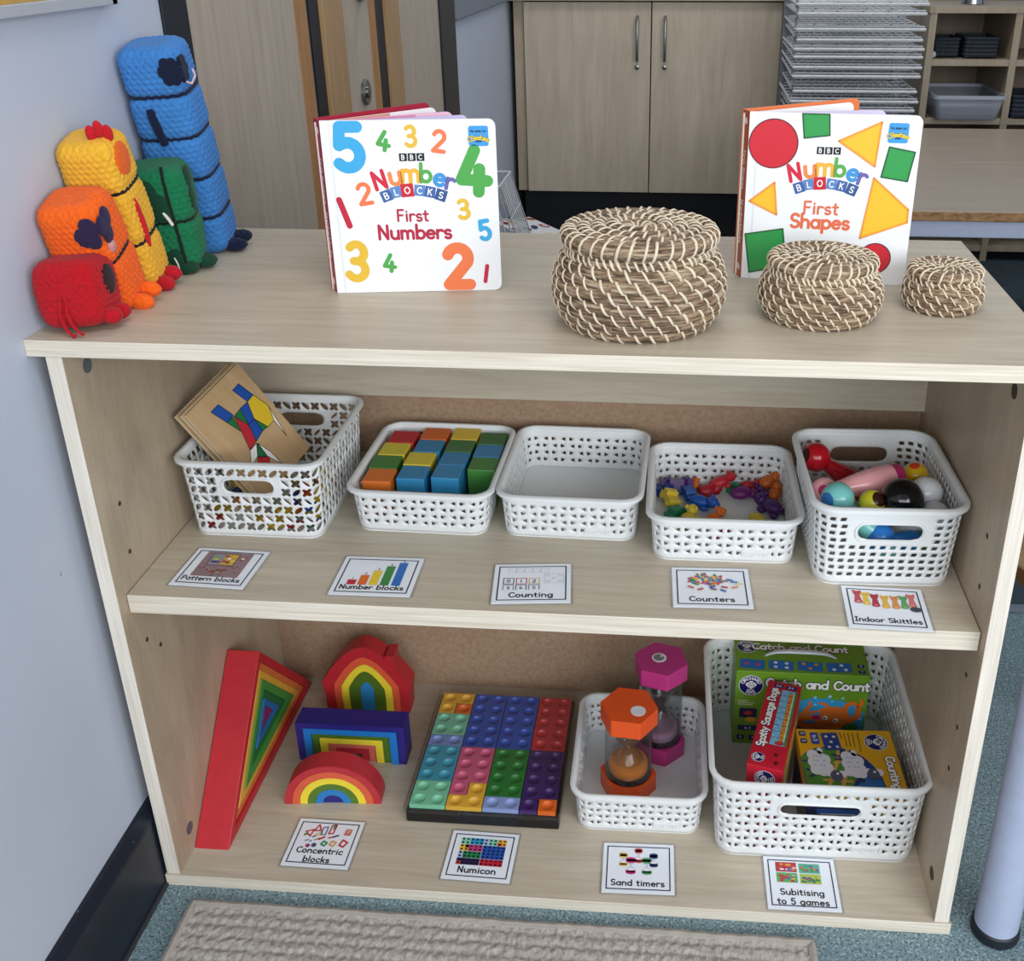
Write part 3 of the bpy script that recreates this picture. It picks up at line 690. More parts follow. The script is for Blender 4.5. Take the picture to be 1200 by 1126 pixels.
# ================================================================ knitted toys leaning on the wall
def m_yarn(hexc):
    n = NT('yarn_'+hexc.lstrip('#'), .92, .12); c = lin(hexc)
    f = n.noise(n.coords(), 260, 3, .6)
    n.color(n.ramp(f, [(.25, tuple(x*.78 for x in c[:3])+(1,)), (.75, tuple(min(1, x*1.12) for x in c[:3])+(1,))]))
    n.bump(n.noise(n.coords(), 900, 2), .5, .0008)
    n.b.inputs['Sheen Weight'].default_value = .08; n.b.inputs['Sheen Roughness'].default_value = .6
    return n.m
def knit_h(u, v):
    v /= .0066; row = math.floor(v); fv = v-row-.5
    u = u/.0086+.5*(row % 2); fu = u-math.floor(u)-.5
    fv2 = fv+.22*cos(fu*2*pi)
    return max(0, 1-(fu*1.7)**2-(fv2*2.0)**2)
def knit_body(b, L, ax, ay, pinch, re=.016, e=4.2, mid_pinch=False):
    """knitted cushion lofted along z; ax, ay half widths"""
    per = 4*(ax+ay); nu = int(per/.00165); nv = int((L+re)/.00165); rows = []
    zs = []; K = 7
    for k in range(K): zs.append((re*(1-cos(pi/2*k/K)), 'a'))
    nm = int((L-2*re)/.0016)
    Z = [re*(1-cos(pi/2*k/8)) for k in range(8)]+[re+(L-2*re)*k/nm for k in range(nm+1)]+[L-re*(1-cos(pi/2*k/8)) for k in range(7, -1, -1)]
    vs = []; fs = []
    for z in Z:
        t = min(z, L-z); ins = 0 if t >= re else re-math.sqrt(max(0, re*re-(re-t)**2))
        pin = 0
        for pz in pinch: pin += .0035*math.exp(-((z-pz)/.006)**2)
        puff = .003*sin(pi*z/L)
        for i in range(nu):
            a = 2*pi*i/nu; c, s_ = cos(a), sin(a)
            r = 1/((abs(c)**e+abs(s_)**e)**(1/e))
            X = (ax-ins-pin+puff)*r*c; Y = (ay-ins-pin+puff)*r*s_
            k = knit_h(X-Y if False else (X*(1 if abs(Y) > abs(X)*.9 else 0)+Y*(0 if abs(Y) > abs(X)*.9 else 1)), z)*.0023
            wob = .0012*noise.noise(Vector((X*45, Y*45, z*45+L*70)))
            q = Vector((c*r, s_*r)).normalized()*(k+wob); vs.append((X+q.x, Y+q.y, z))
    n = nu
    for j in range(len(Z)-1):
        for i in range(n): i2 = (i+1) % n; fs.append((j*n+i, j*n+i2, (j+1)*n+i2, (j+1)*n+i))
    b.add(vs, fs, True); b.add(vs[:n], [tuple(reversed(range(n)))], True); b.add(vs[-n:], [tuple(range(n))], True)
def loop_at(z, ax, ay, e=4.2, off=.0012, n=80):
    out = []
    for i in range(n):
        a = 2*pi*i/n; c, s_ = cos(a), sin(a); r = 1/((abs(c)**e+abs(s_)**e)**(1/e))
        out.append(((ax+off-.001)*r*c, (ay+off-.001)*r*s_, z+.0006*sin(i*1.9)))
    return out
def toy(label, p0, p1, rz, hexc, ax, ay, pinch, seam_hex, L=None, sc=(1, 1, 1)):
    p0 = Vector(p0); p1 = Vector(p1); d = (p1-p0)
    q = Vector((0, 0, 1)).rotation_difference(d.normalized()) @ Matrix.Rotation(rz, 4, 'Z').to_quaternion()
    t = empty('knitted_toy', label, 'knitted toy', p0, q.to_euler(), 'knitted block toys leaning against the wall')
    t.scale = sc
    b = MB().mat(m_yarn(hexc)); knit_body(b, L or d.length, ax, ay, pinch); b.build('knitted_body', t, sharp=180)
    for z in pinch:
        b = MB().mat(m_yarn(seam_hex)); b.tube(loop_at(z, ax, ay), .0022, 6, True); b.build('seam_yarn', t)
    return t, (L or d.length)
def knit_blob(t, name, hexc, c, r, rot=None):
    b = MB().mat(m_yarn(hexc)); n, m_ = 30, 18; vs = []; R = rot.to_4x4() if rot else Matrix()
    b.ball(c, r, n, m_, rot)
    b.v = [tuple(Vector(p)+(Vector(p)-Vector(c)).normalized()*.0010*knit_h(p[0]+p[1], p[2]+p[0]*.3)) for p in b.v]
    return b.build(name, t, sharp=180)
def yarn_end(t, hexc, pts, r=.0014): b = MB().mat(m_yarn(hexc)); b.tube(pts, r, 6); return b.build('loose_yarn', t)
# red, nearest the front corner
t, L = toy('small square red knitted toy with loose yarn ends at the front corner', (.0235, .045, H+.003), (.0175, .052, H+.082), .10, '#b3141f', .038, .037, [], '#b3141f', .076, (.82, .82, .93))
yarn_end(t, '#b3141f', [(-.001, -.0385, .046), (-.004, -.042, .035), (-.008, -.043, .018), (-.004, -.0435, .002), (.004, -.046, -.006), (.009, -.05, -.0035)], .002)
yarn_end(t, '#b3141f', [(-.001, -.0385, .046), (.003, -.042, .034), (.001, -.043, .02), (.005, -.0435, .006), (.013, -.046, -.002), (.018, -.049, -.0035)], .002)
for y in (-.014, .012): knit_blob(t, 'foot', '#b3141f', (.042, y, .009), (.013, .011, .009))
knit_blob(t, 'patch', '#2a1116', (.0405, .002, .047), (.0035, .018, .017))
# orange
t, L = toy('orange knitted toy two blocks tall behind the red knitted toy', (.0195, .118, H+.003), (.0145, .076, H+.137), .06, '#f0641a', .0385, .037, [.068], '#17161c', .14, (.80, .80, .94))
for y in (-.016, .014): knit_blob(t, 'foot', '#f0641a', (.044, y, .006), (.018, .0105, .010))
b = MB().mat(m_yarn('#2b2144'))
for x, y, z in ((.030, -.0395, .118), (.0415, -.026, .114), (.0415, -.012, .118), (.028, -.0395, .104), (.0415, -.020, .103), (.0185, -.0395, .106)): b.ball((x, y, z), (.013, .0035, .0125) if y < -.03 else (.0035, .013, .0125), 14, 8)
b.build('patch', t); knit_blob(t, 'patch', '#c98d8a', (.0405, -.022, .087), (.004, .0075, .0075)); knit_blob(t, 'arm', '#2b2144', (-.012, -.0385, .07), (.008, .003, .004))
# yellow
t, L = toy('tall yellow knitted toy three blocks tall with a red tuft on top', (.0175, .182, H+.003), (.0125, .137, H+.186), .06, '#e8af35', .0365, .0345, [.066, .132], '#17161c', .192, (.82, .82, .95))
for y in (-.018, .010): knit_blob(t, 'foot', '#b51a26', (.043, y, .008), (.015, .010, .009))
b = MB().mat(m_yarn('#c41c25'))
for k, (x, z) in enumerate(((.012, .197), (.022, .201), (.031, .195), (.018, .191))): b.ball((x, -.012+.003*k, z), (.0065, .006, .010), 12, 8)
b.build('tuft', t); knit_blob(t, 'patch', '#e8651f', (.0390, -.006, .165), (.0035, .019, .019)); knit_blob(t, 'arm', '#c41c25', (.0395, -.014, .088), (.004, .006, .032))
# green
t, L = toy('wide green knitted toy four blocks square between the yellow toy and the blue toy', (.0225, .262, H+.003), (.0205, .250, H+.130), .30, '#17714a', .041, .038, [.064], '#10211b', .128, (.9, .9, .98))
b = MB().mat(m_yarn('#10211b')); b.tube([(.016, -.031, .13), (.0165, -.0395, .118), (.018, -.0430, .09), (.0195, -.0420, .062), (.021, -.0430, .035), (.022, -.0400, .008)], .0021, 6); b.build('seam_yarn', t)
for x, y in ((.022, -.036), (.044, -.016)): knit_blob(t, 'foot', '#123f2c', (x, y, .006), (.014, .014, .008))
for x, y, z, r in ((-.010, -.0412, .104, (.015, .004, .0145)), (.0425, -.012, .112, (.004, .013, .014)), (.004, -.0415, .084, (.0145, .004, .017)), (.043, -.016, .088, (.004, .0125, .017))): knit_blob(t, 'patch', '#123f2c', (x, y, z), r)
knit_blob(t, 'patch', '#123f2c', (.010, -.040, .022), (.010, .0035, .010))
yarn_end(t, '#e4e2da', [(.009, -.043, .022), (.012, -.046, .014), (.013, -.047, .004), (.006, -.050, .0005), (-.008, -.052, .0), (-.022, -.05, .0006)], .0011)
yarn_end(t, '#e4e2da', [(.008, -.0435, .080), (.013, -.0455, .072), (.0165, -.044, .063)], .0022)
# blue
t, L = toy('tallest knitted toy, blue, five blocks tall, leaning in the corner by the door', (.030, .346, H+.003), (.0195, .300, H+.263), .10, '#3f7fc4', .0375, .0365, [.052, .104, .157, .209], '#141d38', .266, (.92, .92, .98))
for y in (-.016, .012): knit_blob(t, 'foot', '#141d38', (.044, y, .006), (.016, .012, .008))
b = MB().mat(m_yarn('#141d38')); b.tube([(-.010, -.0385, .196), (-.009, -.0405, .188), (-.006, -.0405, .170), (-.003, -.0395, .152)], [.005, .0058, .0058, .005], 10); b.build('arm', t)
b = MB().mat(m_yarn('#141d38'))
for k in range(6): a = k*pi/3; b.ball((.0285+.009*cos(a), -.0378, .238+.010*sin(a)), (.0075, .0035, .0078), 12, 8)
b.ball((.0285, -.0375, .238), (.010, .0034, .011), 12, 8)
for k in range(6): a = k*pi/3; b.ball((.0383, -.018+.009*cos(a), .236+.010*sin(a)), (.0035, .0075, .0078), 12, 8)
b.ball((.038, -.018, .236), (.0034, .010, .011), 12, 8); b.build('patch', t)
yarn_end(t, '#d9b8c4', [(.040, -.024, .222), (.046, -.022, .219), (.05, -.014, .226), (.047, -.010, .233)], .0014)
# ================================================================ perforated plastic baskets
M_PLASTIC = flat('#dfe2e3', .42, .4, .02)
def basket(label, cx, cy, z0, W, D, h, inset, pattern, pitch, rows, rz=0, handle=None, brand=True, band=(.10, .82), rad=.022, fr=.008, group='white plastic storage baskets'):
    """W, D outer rim size; inset = how much the base is smaller on each side; handle = (half length, radius, height) or None"""
    D += fr; cy -= fr/2
    bk = empty('storage_basket', label, 'basket', (cx, cy, z0), (0, 0, rz), group)
    lip = .006
    def ring(w_, d_, r):  # returns list of (segment length, fn(t)->(x,y))
        x, y = w_/2, d_/2; segs = []
        def line(a, b_): segs.append((math.hypot(b_[0]-a[0], b_[1]-a[1]), lambda t, a=a, b_=b_: (a[0]+(b_[0]-a[0])*t, a[1]+(b_[1]-a[1])*t)))
        def arc_(c, a0): segs.append((r*pi/2, lambda t, c=c, a0=a0: (c[0]+r*cos(a0+t*pi/2), c[1]+r*sin(a0+t*pi/2))))
        line((-x+r, -y), (x-r, -y)); arc_((x-r, -y+r), -pi/2); line((x, -y+r), (x, y-r)); arc_((x-r, y-r), 0)
        line((x-r, y), (-x+r, y)); arc_((-x+r, y-r), pi/2); line((-x, y-r), (-x, -y+r)); arc_((-x+r, -y+r), pi)
        return segs
    Wt, Dt = W-2*lip, D-2*lip; Wb, Db = W-2*inset, D-2*inset
    top = ring(Wt, Dt, rad); bot = ring(Wb, Db, rad*.9)
    lens = [(a[0]+b_[0])/2 for a, b_ in zip(top, bot)]; P = sum(lens)
    def surf(s, t):
        """s along the wall (0 = middle of the front), t = height share"""
        q = (s+lens[0]/2) % P; i = 0
        while i < 7 and q > lens[i]: q -= lens[i]; i += 1
        f = min(1, q/lens[i]); xb, yb = bot[i][1](f); xt, yt = top[i][1](f)
        tt = t-.10*t*(1-t); return (xb+(xt-xb)*tt, yb+(yt-yb)*tt, .002+(h-.002)*t)
    nc = int(round(P/pitch/2))*2; pc = P/nc
    t0, t1 = band; rh = (t1-t0)/rows
    b = MB().mat(M_PLASTIC); b.smooth = True
    NB = 16
    def bpts(x0, x1, y0, y1):
        out = []
        for k in range(4): out.append((x0+(x1-x0)*k/4, y0))
        for k in range(4): out.append((x1, y0+(y1-y0)*k/4))
        for k in range(4): out.append((x1-(x1-x0)*k/4, y1))
        for k in range(4): out.append((x0, y1-(y1-y0)*k/4))
        return out
    def cell(i, j, s0, s1, ta, tb):
        """hole outline in cell coords [-.5,.5]^2, or None"""
        return pattern(i, j)
    regions = []
    if handle:
        hl, hr, hz = handle
        for sc_ in (0, lens[0]/2+lens[1]+lens[2]+lens[3]+lens[4]/2): regions.append(sc_)
    def inreg(s, t):
        for r in regions:
            ds = (s-r+P/2) % P-P/2
            if abs(ds) < hl+hr*.95 and abs(t*h-hz) < hr*1.75: return True
        return False
    removed = {}
    for i in range(nc):
        s0 = -P/2+i*pc
        for j in range(rows):
            ta = t0+j*rh; tb = ta+rh
            if handle and inreg(s0+pc/2, ta+rh/2): removed.setdefault(0 if abs(s0) < P/4 else 1, []).append((i, j)); continue
            hole = cell(i, j, s0, s0+pc, ta, tb)
            bp_ = bpts(s0, s0+pc, ta, tb)
            if hole is None:
                b.add([surf(*p) for p in bp_], [tuple(range(NB))]); continue
            hc, rad_fn = hole
            inner = []
            for p in bp_:
                u = (p[0]-s0)/pc-.5-hc[0]; v = (p[1]-ta)/rh-.5-hc[1]
                u_, v_ = u*pc, v*rh*h; L = math.hypot(u_, v_) or 1; du, dv = rad_fn(math.atan2(v_, u_), pc, rh*h)
                inner.append((s0+pc*(.5+hc[0])+du, ta+rh*(.5+hc[1])+dv/h))
            vs = [surf(*p) for p in bp_]+[surf(*p) for p in inner]
            b.add(vs, [(k, (k+1) % NB, NB+(k+1) % NB, NB+k) for k in range(NB)])
    # plates round the hand holes
    for key, cl in removed.items():
        i0, i1 = min(c[0] for c in cl), max(c[0] for c in cl); j0, j1 = min(c[1] for c in cl), max(c[1] for c in cl)
        if key == 1:  # back region may wrap past the start index
            idx = sorted(set(c[0] for c in cl)); 
            if idx[-1]-idx[0] > nc/2: idx2 = [q-nc if q > nc/2 else q for q in idx]; i0, i1 = min(idx2), max(idx2)
        sa, sb = -P/2+i0*pc, -P/2+(i1+1)*pc; ta, tb = t0+j0*rh, t0+(j1+1)*rh
        sc_ = (sa+sb)/2; out = []; inn = []; mid = []
        ni, nj = (i1-i0+1)*4, (j1-j0+1)*4
        for k in range(ni): out.append((sa+(sb-sa)*k/ni, ta))
        for k in range(nj): out.append((sb, ta+(tb-ta)*k/nj))
        for k in range(ni): out.append((sb-(sb-sa)*k/ni, tb))
        for k in range(nj): out.append((sa, tb-(tb-ta)*k/nj))
        N = len(out); Ls = hl-hr
        def stad(p, R):
            x, y = p[0]-sc_, p[1]*h-hz
            # closest point on the stadium seen from its spine, spread evenly along the straight runs
            xs = max(-1, min(1, x/((sb-sa)/2)*1.25))*Ls if abs(y) > hr*.6 else math.copysign(Ls, x)
            dx, dy = x-xs, y; L_ = math.hypot(dx, dy) or 1
            if abs(xs) < Ls-1e-6: return (sc_+xs, (hz+math.copysign(R, y))/h)
            xs = math.copysign(Ls, x); dx = x-xs; dx = max(0, dx*math.copysign(1, x))*math.copysign(1, x); L_ = math.hypot(dx, dy) or 1
            return (sc_+xs+dx/L_*R, (hz+dy/L_*R)/h)
        inn = [stad(p, hr) for p in out]; mid = [stad(p, hr*1.3) for p in out]
        vs = [surf(*p) for p in out]+[surf(*p) for p in mid]+[surf(*p) for p in inn]
        b.add(vs, [(k, (k+1) % N, N+(k+1) % N, N+k) for k in range(N)]+[(N+k, N+(k+1) % N, 2*N+(k+1) % N, 2*N+k) for k in range(N)])
    # solid bands
    for ta, tb in ((0, t0), (t1, 1)):
        NS = nc*4; vs = [surf(-P/2+P*k/NS, t) for t in (ta, (ta+tb)/2, tb) for k in range(NS)]
        b.add(vs, [(m_*NS+k, m_*NS+(k+1) % NS, (m_+1)*NS+(k+1) % NS, (m_+1)*NS+k) for m_ in range(2) for k in range(NS)])
    b.weld(); wall = b.build('basket_wall', bk, solid=.0018, sharp=50)
    # raised rim of the hand holes
    if handle:
        b = MB().mat(M_PLASTIC)
        for r in regions:
            pth = []
            for k in range(48):
                a = 2*pi*k/48; L = hl-hr; R = hr*1.22
                x = max(-L, min(L, (hl+hr)*cos(a)*1.2)); th = a
                px_ = (L if cos(a) > 0 else -L)+R*cos(a) if abs(cos(a)) > .25 else L*cos(a)/.25; py = R*sin(a) if abs(cos(a)) > .25 else R*(1 if sin(a) > 0 else -1)*.97
                p = Vector(surf(r+px_, (hz+py)/h)); o = Vector((p.x, p.y, 0)); n_ = Vector((0, -1 if p.y < 0 else 1, 0)); pth.append(p+n_*.0006)
            b2 = MB().mat(M_PLASTIC); b2.tube(pth, .0016, 6, True); b2.build('hand_hole_rim', bk)
    # rim lip
    b = MB().mat(M_PLASTIC); NS = 96; prof = [(-.0015, -.001), (-.0015, .0008), (0, .0022), (lip*.55, .0022), (lip, .0006), (lip, -.0035), (lip-.0012, -.0035), (lip-.0016, -.0006), (.001, -.0006)]
    vs = []
    ctr = [surf(-P/2+P*k/NS, 1) for k in range(NS)]
    for k in range(NS):
        p = Vector(ctr[k]); t_ = Vector(ctr[(k+1) % NS])-Vector(ctr[k-1]); n_ = Vector((t_.y, -t_.x, 0)).normalized()
        vs += [p+n_*q+Vector((0, 0, z)) for q, z in prof]
    m_ = len(prof)
    b.add(vs, [(k*m_+q, ((k+1) % NS)*m_+q, ((k+1) % NS)*m_+(q+1) % m_, k*m_+(q+1) % m_) for k in range(NS) for q in range(m_)], True)
    b.build('basket_rim', bk, sharp=50)
    b = MB().mat(M_PLASTIC); b.prism(rr_pts(-Wb/2+.0005, -Db/2+.0005, Wb/2-.0005, Db/2-.0005, rad*.88), 0, .0022)
    b.build('basket_floor', bk)
    if brand:
        q = surf(lens[0]*.30, t0+.06); p = Vector(q)
        b = MB().mat(M_PLASTIC); b.xf = Matrix.Translation((p.x, p.y-.0004, p.z)) @ PV; b.prism([(-.0175, -.003), (.0175, -.003), (.0175, .006), (-.0175, .006)], -.001, .0008)
        pl = b.build('brand_plate', bk)
        b = MB().mat(flat('#cfd2d4', .5, .3, .02)); b.xf = Matrix.Translation((p.x, p.y-.0004, p.z)) @ PV; write(b, 'curver', 0, -.0008, .0075, .16, .0011, 'c', sp=.12, squash=1.15) if 'v' in G else None
        if b.f: b.build('brand_lettering', pl)
    return bk
G['v'] = (.52, [[(.03, .54), (.25, .02), (.47, .54)]])
def star_fn(poly):
    """radius function for a hole given as polygon in cell-size units (x share of pitch, y share of row height)"""
    def f(a, pc, rh):
        P = [(x*pc, y*rh) for x, y in poly]; c, s = cos(a), sin(a); best = 0
        for k in range(len(P)):
            (x0, y0), (x1, y1) = P[k], P[(k+1) % len(P)]; dx, dy = x1-x0, y1-y0; den = c*dy-s*dx
            if abs(den) < 1e-12: continue
            t = (x0*dy-y0*dx)/den; u = (x0*s-y0*c)/den
            if t > 0 and -1e-6 <= u <= 1+1e-6: best = max(best, t)
        return (c*best, s*best)
    return f
_tl = star_fn([(-.33, 0), (.16, .33), (.16, -.33)]); _tr = star_fn([(.33, 0), (-.16, -.33), (-.16, .33)])
def pat_weave(i, j): return ((.12, 0), _tl) if (i+j) % 2 == 0 else ((-.12, 0), _tr)
def _quat(a, pc, rh): r = .40*min(pc, rh)*(1+.42*abs(cos(2*a+pi/2))**1.3*1-.30*(1-abs(sin(2*a)))); return (r*cos(a), r*sin(a))
def _slit(sg, wd):
    def f(a, pc, rh):
        q = a-sg*pi/4; A, B_ = .56*min(pc, rh), wd*min(pc, rh); r = A*B_/math.sqrt((B_*cos(q))**2+(A*sin(q))**2); return (r*cos(a), r*sin(a))
    return f
_s1, _s2 = _slit(1, .24), _slit(-1, .13)
def pat_lattice(i, j): return ((0, 0), _quat) if (i+j) % 2 == 0 else ((0, 0), _s1 if j % 2 == 0 else _s2)
_par = star_fn([(-.34, -.27), (.22, -.27), (.36, .27), (-.20, .27)])
def pat_slots(i, j): return (((.25 if j % 2 else -.02)*.5, 0), _par)
B1 = basket('deep white lattice basket at the left of the middle shelf holding pattern boards', .1225, .2565, ZS, .189, .208, .107, .0125, pat_lattice, .0132, 7, .0, (.031, .0098, .073), False, (.06, .93), .02, .010)
B2 = basket('shallow white basket of wooden cubes between lattice basket and empty basket', .3280, .2765, ZS, .189, .207, .060, .011, pat_weave, .0125, 4, -.02, None, False, (.14, .86), .022, .005)
B3 = basket('empty shallow white basket in the middle of the middle shelf', .5165, .2795, ZS, .186, .204, .060, .010, pat_weave, .0125, 4, -.02)
B4 = basket('shallow white basket of small coloured counters left of the skittles', .7055, .2400, ZS, .190, .204, .060, .010, pat_weave, .0125, 4, .008)
B5 = basket('deep white slotted basket full of skittles at the right of the middle shelf', .8865, .2030, ZS, .182, .206, .105, .0125, pat_slots, .0118, 9, .035, (.036, .0105, .073), False, (.08, .90), .026, .010)
B6 = basket('shallow white basket holding the two sand timers on the bottom shelf', .6090, .2190, TB, .187, .208, .066, .010, pat_weave, .0118, 4, .012)
B7 = basket('large deep white basket of boxed games at right of the bottom shelf', .8425, .2380, TB, .287, .302, .133, .0135, pat_weave, .0122, 8, .015, (.0505, .0092, .088), True, (.075, .90), .028, .012)
# ================================================================ contents of the middle shelf
def m_clear(name, tint=(1, 1, 1, 1), gloss=.08, rough=.05, edge=.6, pw=4.0):
    n = NT(name); t = n.t
    tr = n.n('ShaderNodeBsdfTransparent'); tr.inputs[0].default_value = tint
    gl = n.n('ShaderNodeBsdfGlossy'); gl.inputs['Roughness'].default_value = rough
    lw = n.n('ShaderNodeLayerWeight'); lw.inputs['Blend'].default_value = .5
    mx = n.n('ShaderNodeMixShader'); n.l(n.math('ADD', n.math('MULTIPLY', n.math('POWER', lw.outputs['Facing'], pw), edge), gloss), mx.inputs[0]); n.l(tr.outputs[0], mx.inputs[1]); n.l(gl.outputs[0], mx.inputs[2])
    n.l(mx.outputs[0], t.nodes['Material Output'].inputs['Surface']); return n.m
M_CLEAR = m_clear('clear_plastic', (.99, .99, .99, 1), .025, .04); M_LAM = m_clear('laminate_film', (.95, .96, .97, 1), .06, .18); M_TUBE = m_clear('clear_tube', (.90, .92, .92, 1), .06, .03)
PB = dict(y='#d6b42a', r='#b0232f', b='#194a9c', g='#1c6b3c', w='#e8e8e4', o='#d9701f')
M_BOARD = wood('plywood_board', '#c0a27a', '#ad8d65', (1, 10, 10), 6, .5); M_BOARDE = flat('#ddcdb0', .7)
# pattern boards: rectangular plywood sheets leaning in the lattice basket
bL, bT, bB = Vector((.0446, .1776, .5957)), Vector((.0822, .2626, .6325)), Vector((.1163, .2019, .4662))
xa = (bB-bL).normalized(); ya = (bT-bL); ya = (ya-xa*ya.dot(xa)).normalized(); za = xa.cross(ya)
if za.y > 0: za = -za
RB = Matrix((xa, ya, za)).transposed().to_4x4()
def pbc(x, y):   # figure outline in board plane
    dx, dy = x-110, y-330; a = (.714*dx+.702*dy)/.999; b_ = (.76*dx-.652*dy)/.999
    return (a/638*.15, b_/426*.10)
FIG = [('b', [(408, 143), (490, 205), (455, 245), (372, 183)]), ('b', [(288, 265), (370, 322), (333, 365), (246, 308)]), ('y', [(490, 205), (575, 262), (607, 350), (570, 388), (490, 342), (455, 245)]),
       ('b', [(455, 245), (490, 342), (455, 376), (412, 285)]), ('g', [(412, 285), (455, 376), (375, 330)]), ('g', [(370, 330), (408, 415), (333, 365)]), ('r', [(377, 332), (455, 376), (497, 472), (458, 522)]),
       ('b', [(455, 376), (490, 344), (538, 410), (497, 472)]), ('g', [(490, 344), (570, 388), (538, 410)]), ('w', [(580, 272), (607, 350), (680, 440)]), ('w', [(497, 483), (500, 560), (462, 610), (458, 525)]),
       ('g', [(500, 483), (560, 560), (500, 560)]), ('w', [(505, 483), (580, 535), (645, 605), (560, 560)]), ('r', [(500, 562), (570, 562), (572, 622), (500, 622)])]
names = ['front pattern board printed with a coloured animal figure, leaning in the lattice basket', 'second plain edge pattern board, directly behind the printed board', 'third pattern board back from the printed board',
         'fourth pattern board back from the printed board', 'rearmost pattern board, farthest left in the lattice basket']
for k in range(5):
    off = -za*(-1)*0
    pos = bL - za*(.0056*k+.0042) + ya*((0, -.002, .001, -.003, .001)[k]) + xa*((0, -.002, -.0005, -.003, -.001)[k])
    bd = empty('pattern_board', names[k], 'board', pos, RB.to_euler(), 'pattern boards in the lattice basket')
    b = MB().mat(M_BOARD); b.box((0, 0, 0), (.150, .100, .0042)); b.mat(M_BOARDE)
    for i in (2, 3, 4, 5): b.mi[i] = 1
    bo = b.build('board_sheet', bd, bevel=.0003)
    if k == 0:
        b = MB()
        for c, q in FIG:
            P = [pbc(*t) for t in q]; b.mat(INK(PB[c])); b.poly([(x, y, .0044) for x, y in P]); b.mat(INK('#14161c'))
            for i in range(len(P)): b.stroke([P[i], P[(i+1) % len(P)]], .0007, .0046)
        b.build('printed_figure', bo)
# loose pattern tiles
def tile_pts(kind, s=.0125):
    r3 = math.sqrt(3)/2
    return dict(hexagon=[(s*cos(k*pi/3), s*sin(k*pi/3)) for k in range(6)], trapezium=[(-s, -s*r3/2), (s, -s*r3/2), (s/2, s*r3/2), (-s/2, s*r3/2)], triangle=[(-s/2, -s*.29), (s/2, -s*.29), (0, s*.58)],
                rhombus=[(-s*.87, 0), (0, -s/2), (s*.87, 0), (0, s/2)], square=[(-s/2, -s/2), (s/2, -s/2), (s/2, s/2), (-s/2, s/2)], diamond=[(-s*.97, 0), (0, -s*.26), (s*.97, 0), (0, s*.26)])[kind]
KT = [('hexagon', 'y', 'yellow'), ('trapezium', 'r', 'red'), ('rhombus', 'b', 'blue'), ('triangle', 'g', 'green'), ('diamond', 'w', 'white'), ('square', 'o', 'orange')]
rnd = random.Random(8); proto = {}
def tile(i, x, y, z, rz, tilt=(0, 0)):
    kind, c, cn = KT[i]
    if i not in proto:
        b = MB().mat(flat(PB[c], .4)); b.prism(tile_pts(kind), -.003, .003); o = b.build(kind+'_tile', bevel=.0006); proto[i] = o
    else: o = proto[i].copy(); COL.objects.link(o)
    o.location = (x, y, z); o.rotation_euler = (tilt[0], tilt[1], rz)
    tag(o, 'small %s wooden %s tile lying loose in the lattice basket' % (cn, kind), 'tile', 'loose %s %s tiles in the lattice basket' % (cn, kind)); return o
spots = [(.055+.021*i, .182+.024*j, k) for k in range(2) for j in range(6) for i in range(7)]
for x, y, k in spots:
    if k == 1 and rnd.random() < .45: continue
    # keep clear of the leaning boards
    d = (Vector((x, y, ZS+.012))-bB).dot(za)
    zt = ZS+.0062+.0064*k
    if abs((Vector((x, y, zt))-bL).dot(za)+.016) < .022 and x < .13: continue
    tile(rnd.randrange(6), x+rnd.uniform(-.002, .002), y+rnd.uniform(-.003, .003), zt, rnd.uniform(0, 6))
for i, x, y, z, r in ((0, .188, .232, .492, .3), (1, .170, .208, .484, 1.2), (2, .160, .190, .478, 2.2), (0, .192, .205, .478, .9), (5, .178, .248, .47, .5), (4, .186, .262, .489, 1.4)):
    o = tile(i, x, y, z, r, (.35, -.3))
for i in range(4):
    for k in range(3): tile((i+k*2) % 6, .186-.006*k, .190+.020*i, ZS+.0190+.0064*k, i+k)

# wooden cubes
CUBES = [(.2665, .2215, 'orange', '#dd7428', 'front left corner'), (.2645, .2595, 'green', '#3f7d38', 'behind the orange cube in front'), (.2665, .2980, 'yellow', '#d6c43c', 'behind the green cube on the left'), (.2700, .3355, 'red', '#bf2431', 'back left corner'),
         (.3080, .2320, 'blue', '#2f85b6', 'front row, second from left'), (.3075, .2715, 'yellow', '#d6c43c', 'behind the front blue cube'), (.3115, .3100, 'blue', '#2c7fae', 'between the yellow and back orange cubes'), (.3120, .3480, 'orange', '#d8692f', 'back row beside the red cube'),
         (.3520, .2370, 'blue', '#2f85b6', 'front row, third from left'), (.3530, .2750, 'blue', '#2c7fae', 'behind the third front cube'), (.3535, .3130, 'green', '#3d7240', 'in front of the yellow cube at back'), (.3545, .3505, 'yellow', '#e0c043', 'back row, third from left'),
         (.3945, .2625, 'green', '#3f7d38', 'front right corner'), (.3945, .3005, 'blue', '#2f7fb0', 'on the right between two green cubes'), (.3945, .3385, 'green', '#3d7040', 'back right corner')]
for x, y, cn, hx, where in CUBES:
    b = MB().mat(flat(hx, .38, .45)); b.box((-.0183, -.0183, 0), (.0183, .0183, .0565))
    o = b.build('wooden_cube', loc=(x, y, ZS+.0024), rot=(0, 0, -.02+.02*noise.noise(Vector((x*99, y*99, 0)))), bevel=.0012)
    tag(o, '%s wooden cube, %s of the shallow basket' % (cn, where), 'block', 'wooden cubes in the shallow basket')

